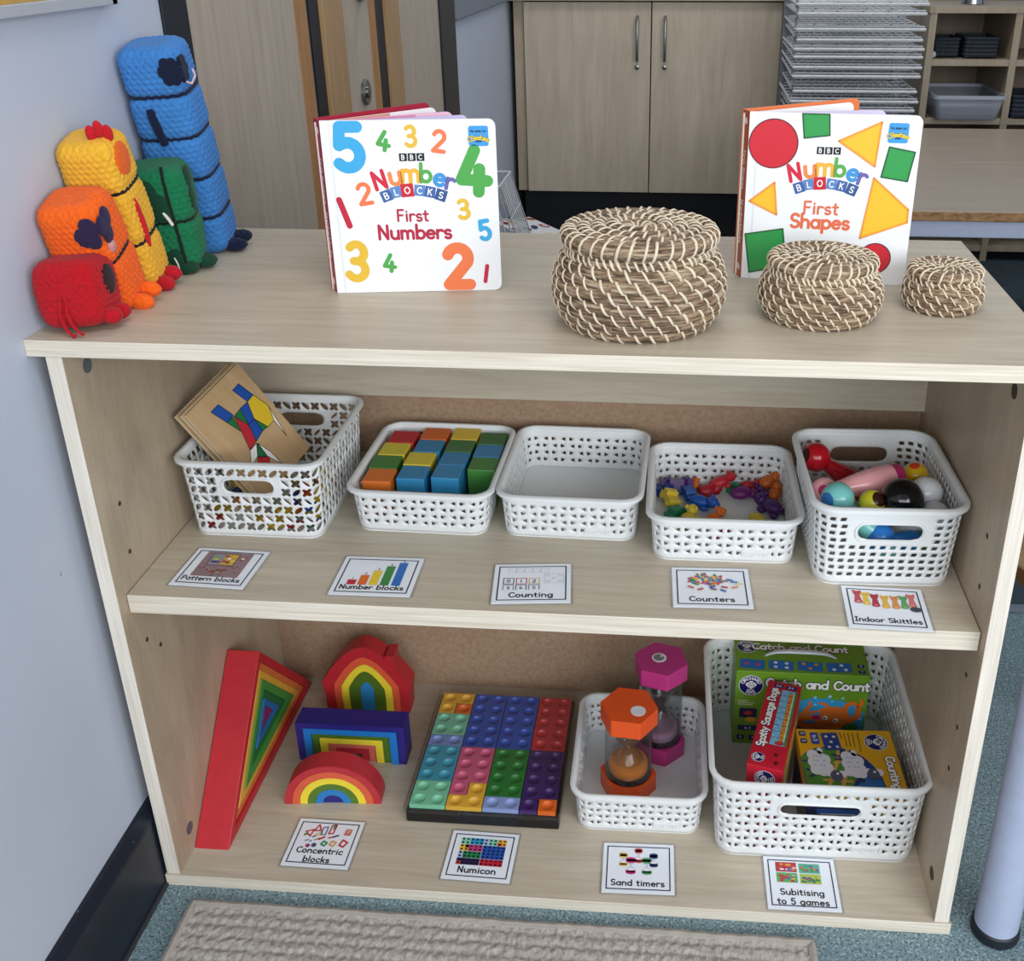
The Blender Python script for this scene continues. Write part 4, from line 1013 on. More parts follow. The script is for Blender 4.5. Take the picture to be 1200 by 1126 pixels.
# counters
def blob_join(b, parts):
    for c, r, rot in parts: b.ball(c, r, 14, 9, Matrix.Rotation(rot, 3, 'Z') if rot else None)
def counter(name, label, kind, hexc, x, y, z=0, rz=0, tilt=(0, 0), s=1.0):
    b = MB().mat(flat(hexc, .42, .45)); k = s*.00112
    def B(*a): b.ball((a[0]*k, a[1]*k, a[2]*k), (a[3]*k, a[4]*k, a[5]*k), 14, 9)
    if kind == 'bear':
        B(0, 0, 6.5, 11, 7.5, 6.5); B(14, 0, 8, 6.5, 6, 6); B(19, 0, 7, 3, 3, 2.6); B(13, 5, 12.5, 2.4, 2, 2.4); B(13, -5, 12.5, 2.4, 2, 2.4)
        for sx, sy in ((7, 7), (7, -7), (-8, 6.5), (-8, -6.5)): B(sx, sy, 3, 4.4, 3, 3)
        B(-11, 0, 8, 2, 2, 2)
    elif kind == 'elephant':
        B(0, 0, 8, 12, 9, 8); B(13, 0, 10, 7, 6.5, 7); B(19, 0, 6, 3, 2.2, 5); B(11, 7, 10, 3.5, 1.5, 5); B(11, -7, 10, 3.5, 1.5, 5)
        for sx, sy in ((7, 5), (7, -5), (-7, 5), (-7, -5)): B(sx, sy, 3, 3.2, 3.2, 3.4)
    elif kind == 'egg': B(0, 0, 6.5, 12, 8.5, 6.5); B(13, -2, 5, 6, 5, 5)
    else:
        pr = [(-18, 3), (18, 3), (19, 8), (12, 10), (8, 16), (-9, 16), (-12, 10), (-19, 9)] if kind == 'car' else [(-18, 3), (17, 3), (18, 9), (10, 10), (9, 17), (-2, 17), (-2, 12), (-18, 12)]
        b.xf = Matrix.Rotation(pi/2, 4, 'X'); b.prism([(x_*k, y_*k) for x_, y_ in pr], -8*k, 8*k); b.xf = Matrix()
        for sx in (-11, 11):
            for sy in (-8, 8):
                b.xf = Matrix.Translation((sx*k, sy*k, 4*k)) @ Matrix.Rotation(pi/2, 4, 'X'); b.lathe([(4.2*k, -1.6*k), (4.2*k, 1.6*k)], 14); b.xf = Matrix()
    o = b.build(name, loc=(x, y, ZS+.0024+z), rot=(tilt[0], tilt[1], rz), bevel=.0008 if kind in ('car', 'truck') else 0)
    return tag(o, label, 'counter', 'small plastic counters in the shallow basket')
PU, BL, YE, RE, OR, GR = '#4a2266', '#1d55ad', '#dcc03a', '#c02733', '#de7425', '#0f7a52'
counter('car_counter', 'purple car counter on its side at the back left of the counter basket', 'car', PU, .6480, .3160, .006, .1, (1.2, 0), 1.05)
counter('bear_counter', 'small orange bear counter between the purple car and the red counters', 'bear', OR, .6735, .3180, 0, 1.4, (0, 0), .7)
counter('elephant_counter', 'dark red elephant counter lying left of the other red counter', 'elephant', '#a81f2c', .6870, .3080, 0, .5, (.8, 0), .95)
counter('bear_counter', 'bright red bear counter piled at the back middle of the counter basket', 'bear', RE, .7080, .3140, .009, .3, (.3, -.3), 1.0)
counter('truck_counter', 'green truck counter half hidden behind the magenta purple counter', 'truck', GR, .7265, .3130, 0, .9, (0, 0), .6)
counter('egg_counter', 'shiny magenta purple counter in front of the red counter at the back', 'egg', '#6a1e68', .7345, .2960, 0, .3, (0, 0), 1.15)
counter('bear_counter', 'red bear counter behind the shiny purple counter', 'bear', '#b52633', .7445, .3200, .002, .2, (0, 0), .8)
counter('bear_counter', 'small dark purple bear counter between red bear and orange counters', 'bear', PU, .7620, .3090, 0, 2.0, (0, 0), .8)
counter('elephant_counter', 'orange brown elephant counter in the back right corner of the basket', 'elephant', '#c2601c', .7735, .3235, .004, .35, (0, -.35), .95)
counter('elephant_counter', 'orange brown counter standing against the right side of the basket', 'elephant', '#b9581a', .7800, .2960, .004, 1.2, (0, -.6), .8)
counter('bear_counter', 'large purple bear counter lying at the right of the basket', 'bear', PU, .7730, .2590, 0, 2.3, (0, 0), 1.3)
counter('truck_counter', 'dark blue truck counter at the far left of the basket', 'truck', '#163f88', .6350, .3010, 0, .1, (0, 0), .85)
counter('truck_counter', 'yellow truck counter upright in front of the dark blue truck', 'truck', YE, .6385, .2740, .002, 1.9, (.3, 0), .9)
counter('car_counter', 'blue car counter touching the bright blue bear', 'car', '#1a4c9c', .6640, .2930, .001, 2.0, (0, 0), .8)
counter('bear_counter', 'bright blue bear counter near the middle of the basket', 'bear', BL, .6790, .2690, 0, -.35, (0, 0), 1.15)
counter('car_counter', 'green car counter behind the yellow bear near the front rim', 'car', GR, .6490, .2405, 0, .6, (0, 0), .75)
counter('bear_counter', 'yellow bear counter sitting at the front left of the basket', 'bear', YE, .6640, .2200, .001, 1.2, (0, -.3), 1.1)
counter('bear_counter', 'orange bear counter alone at the front middle of the basket', 'bear', OR, .6960, .2260, 0, .8, (0, -.2), 1.0)
counter('egg_counter', 'yellow egg shaped counter at the front right of the basket', 'egg', YE, .7520, .2290, 0, -.9, (0, 0), 1.0)
counter('bear_counter', 'red bear counter mostly hidden behind the front rim', 'bear', RE, .7030, .1950, 0, .4, (0, 0), .9)

# skittles and ball
def skittle(label, hexc, head, base, rh, rb, extra=None, group='wooden skittles in the slotted basket'):
    """head centre and base centre; a turned wooden skittle"""
    h, q = Vector(head), Vector(base); d = h-q; L = d.length; d.normalize()
    rot = Vector((0, 0, 1)).rotation_difference(d)
    s = empty('skittle', label, 'skittle', q, rot.to_euler(), group)
    b = MB().mat(flat(hexc, .18, .5, .02)); hb = L-rh*.85
    prof = [(rb*.86, 0), (rb*.97, .003), (rb, .008), (rb*.99, hb*.25), (rb*.9, hb*.5), (rb*.68, hb*.75), (rb*.50, hb*.92), (rb*.48, hb)]
    b.lathe(prof, 28); b.build('skittle_body', s)
    b = MB().mat(flat(extra.get('head', hexc) if extra else hexc, .18, .5, .02)); b.ball((0, 0, L), rh, 28, 18); hd = b.build('skittle_head', s)
    if extra and 'base' in extra:
        b = MB().mat(flat(extra['base'], .2)); b.lathe([(rb*.88, -.0005), (rb*1.005, .003), (rb*1.01, .012)], 28, True, False); b.build('base_band', s)
    if extra:
        for c, dirv, r in extra.get('spots', ()):
            dl = rot.inverted() @ Vector(dirv).normalized(); b = MB().mat(flat(c, .25))
            rr = Vector((0, 0, 1)).rotation_difference(dl).to_matrix().to_4x4()
            b.xf = Matrix.Translation((0, 0, L)) @ rr; n_ = 8
            b.lathe([(rh*1.012*sin(r*(1-i/n_)), rh*1.012*cos(r*(1-i/n_))) for i in range(n_+1)], 20, False, False); b.build('painted_patch', hd)
    return s
skittle('red skittle lying head up at the back left of the slotted basket', '#b3101f', (.8225, .255, .5290), (.905, .262, .470), .0188, .0175, dict(spots=[('#3a0a10', (-.9, -.4, .35), .5)]))
skittle('pink skittle lying across the basket with a dark pink base', '#eda9ac', (.8225, .166, .5285), (.9165, .203, .5310), .0165, .0185, dict(base='#b62a66', spots=[('#c2265c', (-.15, -.85, .5), .42)]))
skittle('pale teal skittle at the front left with a blue patch on its head', '#79c4c0', (.8350, .1420, .5325), (.905, .135, .466), .0195, .0170, dict(spots=[('#2a6fb0', (-.75, -.6, .15), .5)]))
skittle('bright yellow skittle with a brown patch beside the black ball', '#dcd42e', (.8755, .1440, .5270), (.885, .205, .468), .0155, .0155, dict(spots=[('#3a1c14', (.45, -.55, .7), .62)]))
skittle('golden yellow skittle with an orange tuft patch at the back right', '#dcb31d', (.9385, .2160, .5275), (.945, .275, .470), .0165, .0160, dict(spots=[('#d9431f', (-.2, -.2, 1), .38)]))
skittle('white skittle lying behind the black ball', '#dcdde2', (.9430, .1720, .5280), (.9440, .172, .462), .0192, .0155)
skittle('white skittle at the front right with dark dot, partly below the rim', '#d6d7dc', (.9465, .1365, .5180), (.915, .180, .462), .0165, .0155, dict(spots=[('#22242a', (-.55, -.6, .6), .12)]))
skittle('blue and yellow skittle low in the basket, showing through the front hand hole', '#2c78c8', (.8860, .1330, .4880), (.940, .138, .477), .0180, .0150, dict(head='#2f80d2', base='#3d6a2c'))
b = MB().mat(flat('#08080a', .12, .6, .0)); b.ball((0, 0, 0), .0255, 36, 24)
tag(b.build('ball', loc=(.9100, .1480, .5300)), 'glossy black wooden ball among the skittles at the front of the basket', 'ball')
# ================================================================ laminated label cards
M_PAPER = flat('#e3e8f0', .5, .3, .01)
def card(label, x, y, z, rot, lines, art, w_=.0905, h_=.0805):
    c = empty('label_card', label, 'label card', (x, y, z+.0002), (0, 0, radians(rot)), 'laminated label cards along the shelf fronts')
    b = MB().mat(M_LAM); b.prism(rr_pts(-w_/2-.003, -h_/2-.003, w_/2+.003, h_/2+.003, .003, 3), 0, .0012); b.build('laminate', c)
    b = MB().mat(M_PAPER); b.box((-w_/2, -h_/2, .0002), (w_/2, h_/2, .0014)); pp = b.build('paper', c)
    b = MB(); b.base = Matrix.Translation((0, 0, .0014)); b.xf = b.base; b.mat(INK('#1d2540'))
    e = .005; b.frame(-w_/2+e, -h_/2+e, w_/2-e, h_/2-e, .0016, .0002)
    b.mat(INK('#15161b'))
    yb = -h_/2+.0115 if len(lines) == 1 else -h_/2+.0225
    for k, (t, hh) in enumerate(lines): write(b, t, 0, yb-.0145*k, hh*.80, .18, .0002, sp=.12, squash=.92 if len(t) > 11 else 1)
    art(b); b.build('card_print', pp)
    return c
def shape(b, hexc, pts, z=.0003): b.mat(INK(hexc)); b.poly([(x/1000, y/1000, z) for x, y in pts])
def rct(b, hexc, x0, y0, x1, y1, z=.0003): shape(b, hexc, [(x0, y0), (x1, y0), (x1, y1), (x0, y1)], z)
def ell(b, hexc, x, y, rx, ry, z=.0003, n=16): b.mat(INK(hexc)); b.disc(x/1000, y/1000, rx/1000, z, n, ry/1000)
def lin_(b, hexc, pts, w, z=.0003): b.mat(INK(hexc)); b.stroke([(x/1000, y/1000) for x, y in pts], w/1000, z)
def art_pattern(b):
    rct(b, '#8a7075', -29, -20, 29, 33); r = random.Random(1)
    for k in range(40): ell(b, r.choice(['#7a5d62', '#9b8288', '#6d5358', '#a58f94']), r.uniform(-26, 26), r.uniform(-18, 31), r.uniform(1, 3), r.uniform(.6, 1.5), .0004, 8)
    lin_(b, '#37303c', [(-20, 4), (-20, 29), (13, 29), (13, 4), (-20, 4)], .8, .0006); rct(b, '#8f8796', -19.5, 4.5, -5, 28.5, .0005); rct(b, '#c09a3c', -4, 5, 12.5, 28.5, .0005)
    for x, y, c in ((-13, 22, '#6f9a3c'), (-13, 17, '#b7b840'), (-14, 11, '#4a3a78'), (-9, 11, '#5a3f7a')): ell(b, c, x, y, 3.4, 2.4, .0007)
    for x, y, c in ((-1, 24, '#a82a2c'), (3, 19, '#f0e2c8'), (-1, 13, '#a82a2c'), (4, 11, '#6a2a2c'), (9, 24, '#d8b038'), (9, 14, '#e6cc60'), (4, 26, '#e0a030'), (9, 9, '#d8a530')): ell(b, c, x, y, 2.6, 2.2, .0007)
    lin_(b, '#a33a30', [(-9, -11), (-5, -8)], 3, .0007); lin_(b, '#2f3a2a', [(-5, -11), (1, -7)], 2.4, .0008); ell(b, '#c9a870', -1, -9, 4, 2.4, .0006); lin_(b, '#8a3428', [(3, -8), (9, -4)], 2.6, .0007)
    lin_(b, '#a33a30', [(18, 17), (23, 23)], 2.6, .0007); ell(b, '#e8dcc4', 20, 20, 2.2, 1.8, .0008)
    for x, y in ((-24, -3), (-14, -6), (16, 0), (20, 3), (22, -9), (6, -16)): ell(b, '#8a2f38', x, y, 1.4, .9, .0007)
def art_blocks(b):
    for k, (c, x) in enumerate(zip(('#c0243c', '#dd6a2c', '#e2c233', '#37803f', '#2468b8'), (-27, -14, -1, 12.5, 26))):
        rct(b, c, x-5.2, -20, x+5.2, -20+(k+1)*10.2 if k < 4 else 29)
        b.mat(INK('#3a3d4a')); write(b, str(k+1), x/1000, (-20+(k+1)*10.2+1.4 if k < 4 else 30)/1000, .0042, .16, .0003)
def art_counting(b):
    for k in range(5): b.mat(INK('#a9b0ba')); b.frame((-29+k*9.6)/1000, .022, (-29+(k+1)*9.6)/1000, .0305, .0004, .0002)
    b.mat(INK('#8f96a0')); b.frame(.014, -.0005, .037, .019, .0004, .0002)
    for x, y in ((18.5, 3.5), (32.5, 3.5), (18.5, 15), (32.5, 15), (25.5, 9.3)):
        b.mat(INK('#a2a9b4')); b.stroke([((x+2.2*cos(t*pi/8))/1000, (y+1.8*sin(t*pi/8))/1000) for t in range(17)], .0005, .0003)
    for k, (c, t) in enumerate((('#5a2a3c', '0'), ('#b0424a', '1'), ('#c9a46a', '2'))):
        x = -34+15*k; b.mat(INK(c)); b.frame(x/1000, -.0025, (x+13)/1000, .0105, .0011, .0002); b.mat(INK('#33343c')); write(b, t, (x+6.5)/1000, .001, .0065, .17, .0003)
    for k, (c, t) in enumerate((('#7d8a80', '3'), ('#3c4256', '4'), ('#5d6f80', '5'))):
        x = -34+15*k; lin_(b, c, [(x+.5, -14), (x+.5, -4.2), (x+12.5, -4.2), (x+12.5, -14)], 1.1); b.mat(INK('#44454e')); write(b, t, (x+6.5)/1000, -.0128, .006, .17, .0003)
def art_counters(b):
    r = random.Random(5); cs = ['#c0303f', '#2a5fae', '#3a7fb0', '#d97a35', '#e0b43a', '#2f8a58', '#7a3f8a', '#b23a6a']
    for k in range(70):
        a = r.uniform(0, 2*pi); q = math.sqrt(r.random()); x, y = -5+23*q*cos(a), 14+12.5*q*sin(a); t = r.uniform(0, pi)
        lin_(b, r.choice(cs), [(x-1.8*cos(t), y-1.2*sin(t)), (x+1.8*cos(t), y+1.2*sin(t))], r.uniform(2.2, 3.4), .0003+.00001*k)
    for x, y, c, t in ((-24, -2, '#c05040', -.5), (-13, -6, '#b8504a', .5), (2, -5, '#7a3f58', -.4), (13, -8, '#3a6aa0', -.6), (15, -1, '#b83a48', -.2), (22, 14, '#2a6fb0', -.4), (27, 10, '#3a7fb0', 0), (33, 6, '#d6cf8a', .2), (27, -1, '#d98a5a', .4), (1, -.5, '#2a5fae', .3)):
        lin_(b, c, [(x-2.6*cos(t), y-2.6*sin(t)), (x+2.6*cos(t), y+2.6*sin(t))], 3.2, .0012)
def art_skittles(b):
    for x, c, c2, y in ((-29, '#b8444c', '#e0a0a0', 17), (-20, '#d8b83a', '#e8d890', 14), (-10, '#a52438', '#d06a7a', 11), (1, '#dcae3c', '#e8c070', 9), (12, '#d28a4a', '#e0a870', 9), (22, '#5a9a5c', '#7fb080', 10), (31, '#cc6a68', '#d88a88', 14)):
        shape(b, c, [(x-4.6, y-9), (x+4.6, y-9), (x+2.6, y+6), (x-2.6, y+6)]); ell(b, c, x, y-8, 4.8, 3.2, .0004); ell(b, c2, x, y-8, 2.2, 1.8, .0006); ell(b, c, x, y+9, 4.6, 4.6, .0004)
        ell(b, c, x-3.6, y+13, 1.7, 2, .0003); ell(b, c, x+3.6, y+13, 1.7, 2, .0003); ell(b, '#3a2c2c', x-1.4, y+9.6, .6, .7, .0006, 8); ell(b, '#3a2c2c', x+1.4, y+9.6, .6, .7, .0006, 8)
    ell(b, '#35383f', 33, -2, 6.5, 5, .0008)
def art_concentric(b):
    def fr(pts, c, w=2.2): lin_(b, c, pts+[pts[0]], w)
    fr([(-30, 18), (-22, 10), (-20, 22)], '#c23a34'); fr([(-19, 20), (-10, 21), (-15, 31)], '#bf3040'); fr([(-16, 12), (-8, 13), (-9, 19)], '#d8b45a', 1.6); fr([(-8, 14), (-2, 14), (-2, 28), (-8, 26)], '#5a6a9a', 1.8)
    fr([(2, 16), (8, 17), (9, 32), (3, 31)], '#c23a48'); fr([(6, 24), (9, 31), (6, 32)], '#4a8a5a', 1.6); fr([(24, 16), (31, 16), (32, 25), (25, 25)], '#c8744a'); fr([(26.5, 18), (29.5, 18), (29.5, 22), (26.5, 22)], '#c84a48', 1.3)
    lin_(b, '#c02a3c', [(-8, 6), (-2, 10)], 3.2); lin_(b, '#c02a3c', [(4, 9), (10, 11)], 2.4); lin_(b, '#3a4a80', [(10, 11), (16, 14)], 2.8); lin_(b, '#9a8a3a', [(-14, 4), (-9, 7)], 1.8); lin_(b, '#2a3a6a', [(-18, 9), (-15, 11)], 2)
    shape(b, '#2f7a58', [(-31, 10), (-25, 13), (-31, 15)]); lin_(b, '#3a4268', [(-26, 2), (-22, 4)], 1.6); lin_(b, '#3a4268', [(-20, 1), (-18, 3)], 1.6)
    fr([(-3, -2), (2, -5), (5, 0), (0, 3)], '#2f8a5a', 2.6); fr([(9, -3), (14, -5), (17, 2), (11, 4)], '#cfa060', 2.4); fr([(22, -2), (28, -5), (32, 3), (25, 7)], '#b8303c', 2.6)
    ell(b, '#a0386a', -20, -6, 3.2, 3.2); ell(b, '#44507e', -12, -4.5, 3.6, 3.6)
def art_numicon(b):
    X = lambda i: -31+6.2*i; Y = lambda j: 29-5.7*j
    for c, i0, j0, i1, j1 in (('#7fcfae', 0, 0, 2, 2), ('#2f9ac4', 2, 0, 5, 2), ('#a9b4e4', 5, 0, 6, 2), ('#7fcfae', 6, 0, 8, 2), ('#e8b83a', 8, 0, 10, 2), ('#e8b83a', 0, 2, 2, 4), ('#c23a78', 1.1, 2, 5, 4), ('#2450a8', 5, 2, 10, 6), ('#a9b4e4', 0, 4, 1, 6), ('#22804a', 1, 4, 5, 6), ('#2a1c48', 0, 6, 5, 8), ('#bf2434', 5, 6, 10, 8)):
        rct(b, c, X(i0)+.25, Y(j1)+.25, X(i1)-.25, Y(j0)-.25, .0003)
    rct(b, '#c8402c', X(8), Y(2)+.2, X(9), Y(1), .0004); rct(b, '#c8402c', X(0), Y(8), X(1), Y(7), .0004); rct(b, '#e8b83a', X(1), Y(4)+.3, X(1.9), Y(3), .0004)
    for i in range(10):
        for j in range(8): ell(b, '#10162a', X(i+.5), Y(j+.5), 1.7, 1.6, .0006, 10)
def art_timers(b):
    def tm(x, y, c, s=1, h=22):
        ell(b, c, x, y+h, 6.5*s, 3*s, .0004); rct(b, c, x-6.5*s, y+h-4, x+6.5*s, y+h, .0004); ell(b, c, x, y+h-4, 6.5*s, 3*s, .0004)
        rct(b, c, x-6.5*s, y, x+6.5*s, y+4, .0004); ell(b, c, x, y, 6.5*s, 3*s, .0004); ell(b, '#e8e4ea', x, y+5, 5.2*s, 2.2*s, .0006)
        shape(b, '#c9cfda', [(x-5*s, y+h-5), (x+5*s, y+h-5), (x+.6, y+h/2), (x+5*s, y+6), (x-5*s, y+6), (x-.6, y+h/2)], .0003)
    tm(0, 10, '#d0483c', .8, 20); tm(-20, 4, '#ddb44a', .85, 18); tm(20, 4, '#2c3f7c', .85, 18); tm(-10, -8, '#c22a7c', 1, 22); tm(11, -8, '#4a9a66', 1, 22)
def art_games(b):
    r = random.Random(3)
    for x, y, c, cs in ((-31, 17, '#b03040', ['#3a7ac0', '#e8e0e0', '#c8484a', '#d89a3a']), (-1, 16, '#5aa890', ['#5a5a9a', '#d8583a', '#3a9a5a', '#d8a040']), (-31, 0, '#5aa860', ['#c0303a', '#d8d048', '#3a70c0', '#b83a4a']), (-1, -1, '#a8b850', ['#2f8050', '#c0303a', '#3a5a90', '#d8b848'])):
        rct(b, c, x, y, x+27, y+15.5)
        for k in range(16): ell(b, r.choice(cs), x+r.uniform(3, 24), y+r.uniform(2.5, 12), r.uniform(1.5, 3.2), r.uniform(1, 2.2), .0004+.00002*k, 10)
card('label card reading Pattern blocks in front of the lattice basket', .105, .0796, ZS, -2.1, [('Pattern blocks', .0112)], art_pattern)
card('label card reading Number blocks in front of the basket of cubes', .2975, .0763, ZS, .9, [('Number blocks', .0118)], art_blocks, .0955)
card('label card reading Counting in front of the empty basket', .4822, .0749, ZS, 5.5, [('Counting', .0122)], art_counting)
card('label card reading Counters in front of the basket of counters', .6911, .0816, ZS, 2, [('Counters', .0122)], art_counters)
card('label card reading Indoor Skittles at the right of the middle shelf', .8857, .0552, ZS, -1.2, [('Indoor Skittles', .0112)], art_skittles)
card('label card reading Concentric blocks in front of the rainbow arch', .1888, .0636, TB, -.5, [('Concentric', .0124), ('blocks', .0124)], art_concentric)
card('label card reading Numicon in front of the tray of number plates', .4040, .0582, TB, -1, [('Numicon', .0128)], art_numicon)
card('label card reading Sand timers in front of the basket of timers', .6134, .0541, TB, 1.6, [('Sand timers', .0122)], art_timers, .0935)
card('label card reading Subitising to 5 games in front of the game basket', .8239, .0456, TB, .8, [('Subitising', .0122), ('to 5 games', .0122)], art_games, .092, .083)
# ================================================================ nested wooden blocks
def wblock(name, label, hexc, outer, inner, y0, y1, loc, rot, group, cat='block', round_=.0012):
    """a slab with outline outer (x, z) and an optional opening, y0..y1 deep"""
    b = MB().mat(flat(hexc, .42, .4, .05)); b.xf = Matrix(((1, 0, 0, 0), (0, 0, 1, 0), (0, 1, 0, 0), (0, 0, 0, 1)))
    if inner is None: b.prism(outer, y0, y1)
    else: b.ring_prism(outer, inner, y0, y1)
    b.f = [tuple(reversed(f)) for f in b.f]
    o = b.build(name, loc=loc, rot=rot, bevel=round_); return tag(o, label, cat, group)
def arch_strip(out, inn):
    """open arch: outline running along the outer curve and back along the inner one"""
    return out+list(reversed(inn))
# rainbow
def semi(r, n=28): return [(r*cos(pi*k/n), r*sin(pi*k/n)) for k in range(n+1)]
R0 = .0680; tr_ = .0108; g_ = .0004
for k, (c, nm) in enumerate((('#b8303a', 'red'), ('#d9603f', 'orange'), ('#ecd63c', 'yellow'), ('#567a2c', 'green'), ('#2f7fc4', 'blue'), ('#2d2a7e', 'dark blue'))):
    ro = R0-k*tr_; ri = ro-tr_+g_; out = semi(ro); inn = semi(ri)
    dy = (0, .0003, .0006, .0012, .0016, .0026)[k]
    wblock('rainbow_arch' if k < 5 else 'rainbow_centre', '%s %s of the wooden rainbow nearest the label card' % (nm, ('outermost arch', 'second arch', 'third arch', 'fourth arch', 'fifth arch', 'half disc at the centre')[k]), c,
           out if k == 5 else arch_strip(out, inn), None, dy, .031+dy*.2, (.1800, .1349, TB+.0003), (0, 0, .076), 'nested arches of the wooden rainbow')
# square arches
Wq, Hq, tq = .1605, .0688, .0112
for k, (c, nm, dy) in enumerate((('#2a2278', 'indigo', 0), ('#1f74c2', 'blue', -.001), ('#4a6e24', 'green', .002), ('#e8d43c', 'yellow', .0012), ('#d96a5a', 'salmon', .0035), ('#bf2c3c', 'red', .003))):
    w_ = Wq/2-k*tq; h_ = Hq-k*.0092; wi = w_-tq+g_; hi = h_-.0092+g_
    wblock('square_arch', '%s square wooden arch, %s from outside, behind the wooden rainbow' % (nm, ('first', 'second', 'third', 'fourth', 'fifth', 'innermost')[k]), c,
           [(-w_, 0), (-w_, h_), (w_, h_), (w_, 0), (wi, 0), (wi, hi), (-wi, hi), (-wi, 0)], None, dy, .035+dy*.5, (.1845, .2182, TB+.0003), (0, 0, .010), 'nested square wooden arches')
# house arches
def house(w_, hw, hp, eave, n=10):
    """outline from right foot over a rounded peak to left foot"""
    pts = [(w_, 0), (w_*1.02, hw*.6), (w_+eave, hw)]
    for k in range(1, 2*n):
        t = k/n-1; x = -t*(w_+eave); pts.append((x, hw+(hp-hw)*(1-abs(t)**1.7)))
    return pts+[(-w_-eave, hw), (-w_*1.02, hw*.6), (-w_, 0)]
HX, HY = .1775, .3300
lay = [('#b3262f', 'red', .0655, .054, .1235, .0045), ('#d8593a', 'orange', .0510, .050, .104, 0), ('#e6cf38', 'yellow', .0395, .047, .090, 0), ('#4d6b22', 'green', .0280, .044, .077, 0), ('#2a80b8', 'blue', .0105, .044, .0555, 0)]
for k, (c, nm, w_, hw, hp, ev) in enumerate(lay):
    out = house(w_, hw, hp, ev)
    if k == 0: i_ = max(range(len(out)), key=lambda q: -abs(out[q][0]-.034) if out[q][1] > .08 else -9); ch = [(.047, out[i_][1]-.012), (.048, .1085), (.034, .1085), (.0335, out[i_][1]+.001)]; out = [p for p in out if not (p[1] > .06 and .033 < p[0] < .0475)]; j_ = max(q for q in range(len(out)) if out[q][0] >= .0475 and out[q][1] > .05); out = out[:j_+1]+ch+out[j_+1:]
    if k < 4:
        nx = lay[k+1]; inn = house(nx[2]+g_, nx[3], nx[4]+g_, nx[5]); out = arch_strip(out, inn)
    wblock('house_arch', '%s %s of the wooden house blocks against the back panel' % (nm, ('outer arch with chimney', 'second arch', 'third arch', 'fourth arch', 'rounded door piece at the centre')[k]), c, out, None,
           (0, .0012, .0006, .0016, .0022)[k], .031, (HX, HY, TB+.0003), (0, 0, .012), 'nested arches of the wooden house')
# big triangle frames leaning against the left panel
TA = [Vector((.0430, .0183)), Vector((.3930, .0183)), Vector((.2255, .2075))]
def tri_in(P, d):
    n = len(P); cen = sum(P, Vector((0, 0)))/n; L = []
    for i in range(n):
        a, b_ = P[i], P[(i+1) % n]; t = (b_-a).normalized(); nn = Vector((-t.y, t.x))
        if nn.dot(cen-a) < 0: nn = -nn
        L.append((a+nn*d, t))
    out = []
    for i in range(n):
        (p, t), (q, u) = L[i-1], L[i]; den = t.x*u.y-t.y*u.x; s_ = ((q.x-p.x)*u.y-(q.y-p.y)*u.x)/den; out.append(p+t*s_)
    return out
cs = [('#ba2832', 'red', .0115, 0), ('#d5713a', 'orange', .0105, .004), ('#dba53a', 'amber', .0105, .003), ('#3f8a3a', 'green', .0125, .0015), ('#236a3a', 'dark green', .0110, .005), ('#2468a8', 'blue', .0090, .003), ('#8c1f52', 'plum', 0, .006)]
d0 = 0
for k, (c, nm, wd, dx) in enumerate(cs):
    O_ = tri_in(TA, d0) if d0 else TA; b = MB().mat(flat(c, .42, .4, .05))
    b.xf = Matrix(((0, 0, 1, 0), (1, 0, 0, 0), (0, 1, 0, 0), (0, 0, 0, 1)))
    O2 = [tuple(p) for p in O_]
    if wd: I2 = [tuple(p) for p in tri_in(TA, d0+wd-.0003)]; b.ring_prism(O2, I2, .0185, .0655-dx)
    else: b.prism(O2, .0185, .0655-dx)
    d0 += wd
    o = b.build('nested_triangle' if wd else 'triangle_block', bevel=.001)
    tag(o, '%s wooden triangle %s against the left side panel' % (nm, ('frame, the largest and outermost', 'frame inside the red frame', 'frame inside the orange frame', 'frame inside the amber frame', 'frame inside the green frame', 'frame next to the centre', 'block at the centre')[k]), 'block', 'nested wooden triangles')

# ================================================================ tray of number plates
NX0, NY0, NW, ND = .2905, .1112, .2115, .2440
tray = empty('plate_tray', 'black tray with clear lid holding coloured number plates on the bottom shelf', 'tray', (NX0+NW/2, NY0+ND/2, TB+.0003), (0, 0, .003))
b = MB().mat(flat('#0d0e11', .35, .5)); b.box((-NW/2, -ND/2, 0), (NW/2, ND/2, .0205)); b.build('tray_base', tray, bevel=.002)
b = MB().mat(flat('#1a1c22', .4)); b.box((-.035, -ND/2-.0006, .003), (.05, -ND/2+.001, .0165)); b.build('front_label', tray)
b = MB().mat(M_CLEAR)
x_, y_ = NW/2+.0022, ND/2+.0022
b.box((-x_, -y_, .0302), (x_, y_, .0314))
for p in (((-x_, -y_, .0175), (x_, -y_+.0012, .0302)), ((-x_, y_-.0012, .0175), (x_, y_, .0302)), ((-x_, -y_, .0175), (-x_+.0012, y_, .0302)), ((x_-.0012, -y_, .0175), (x_, y_, .0302))): b.box(*p)
b.build('clear_lid', tray, bevel=.0004)
CW, CD = (NW-.008)/8, (ND-.008)/10
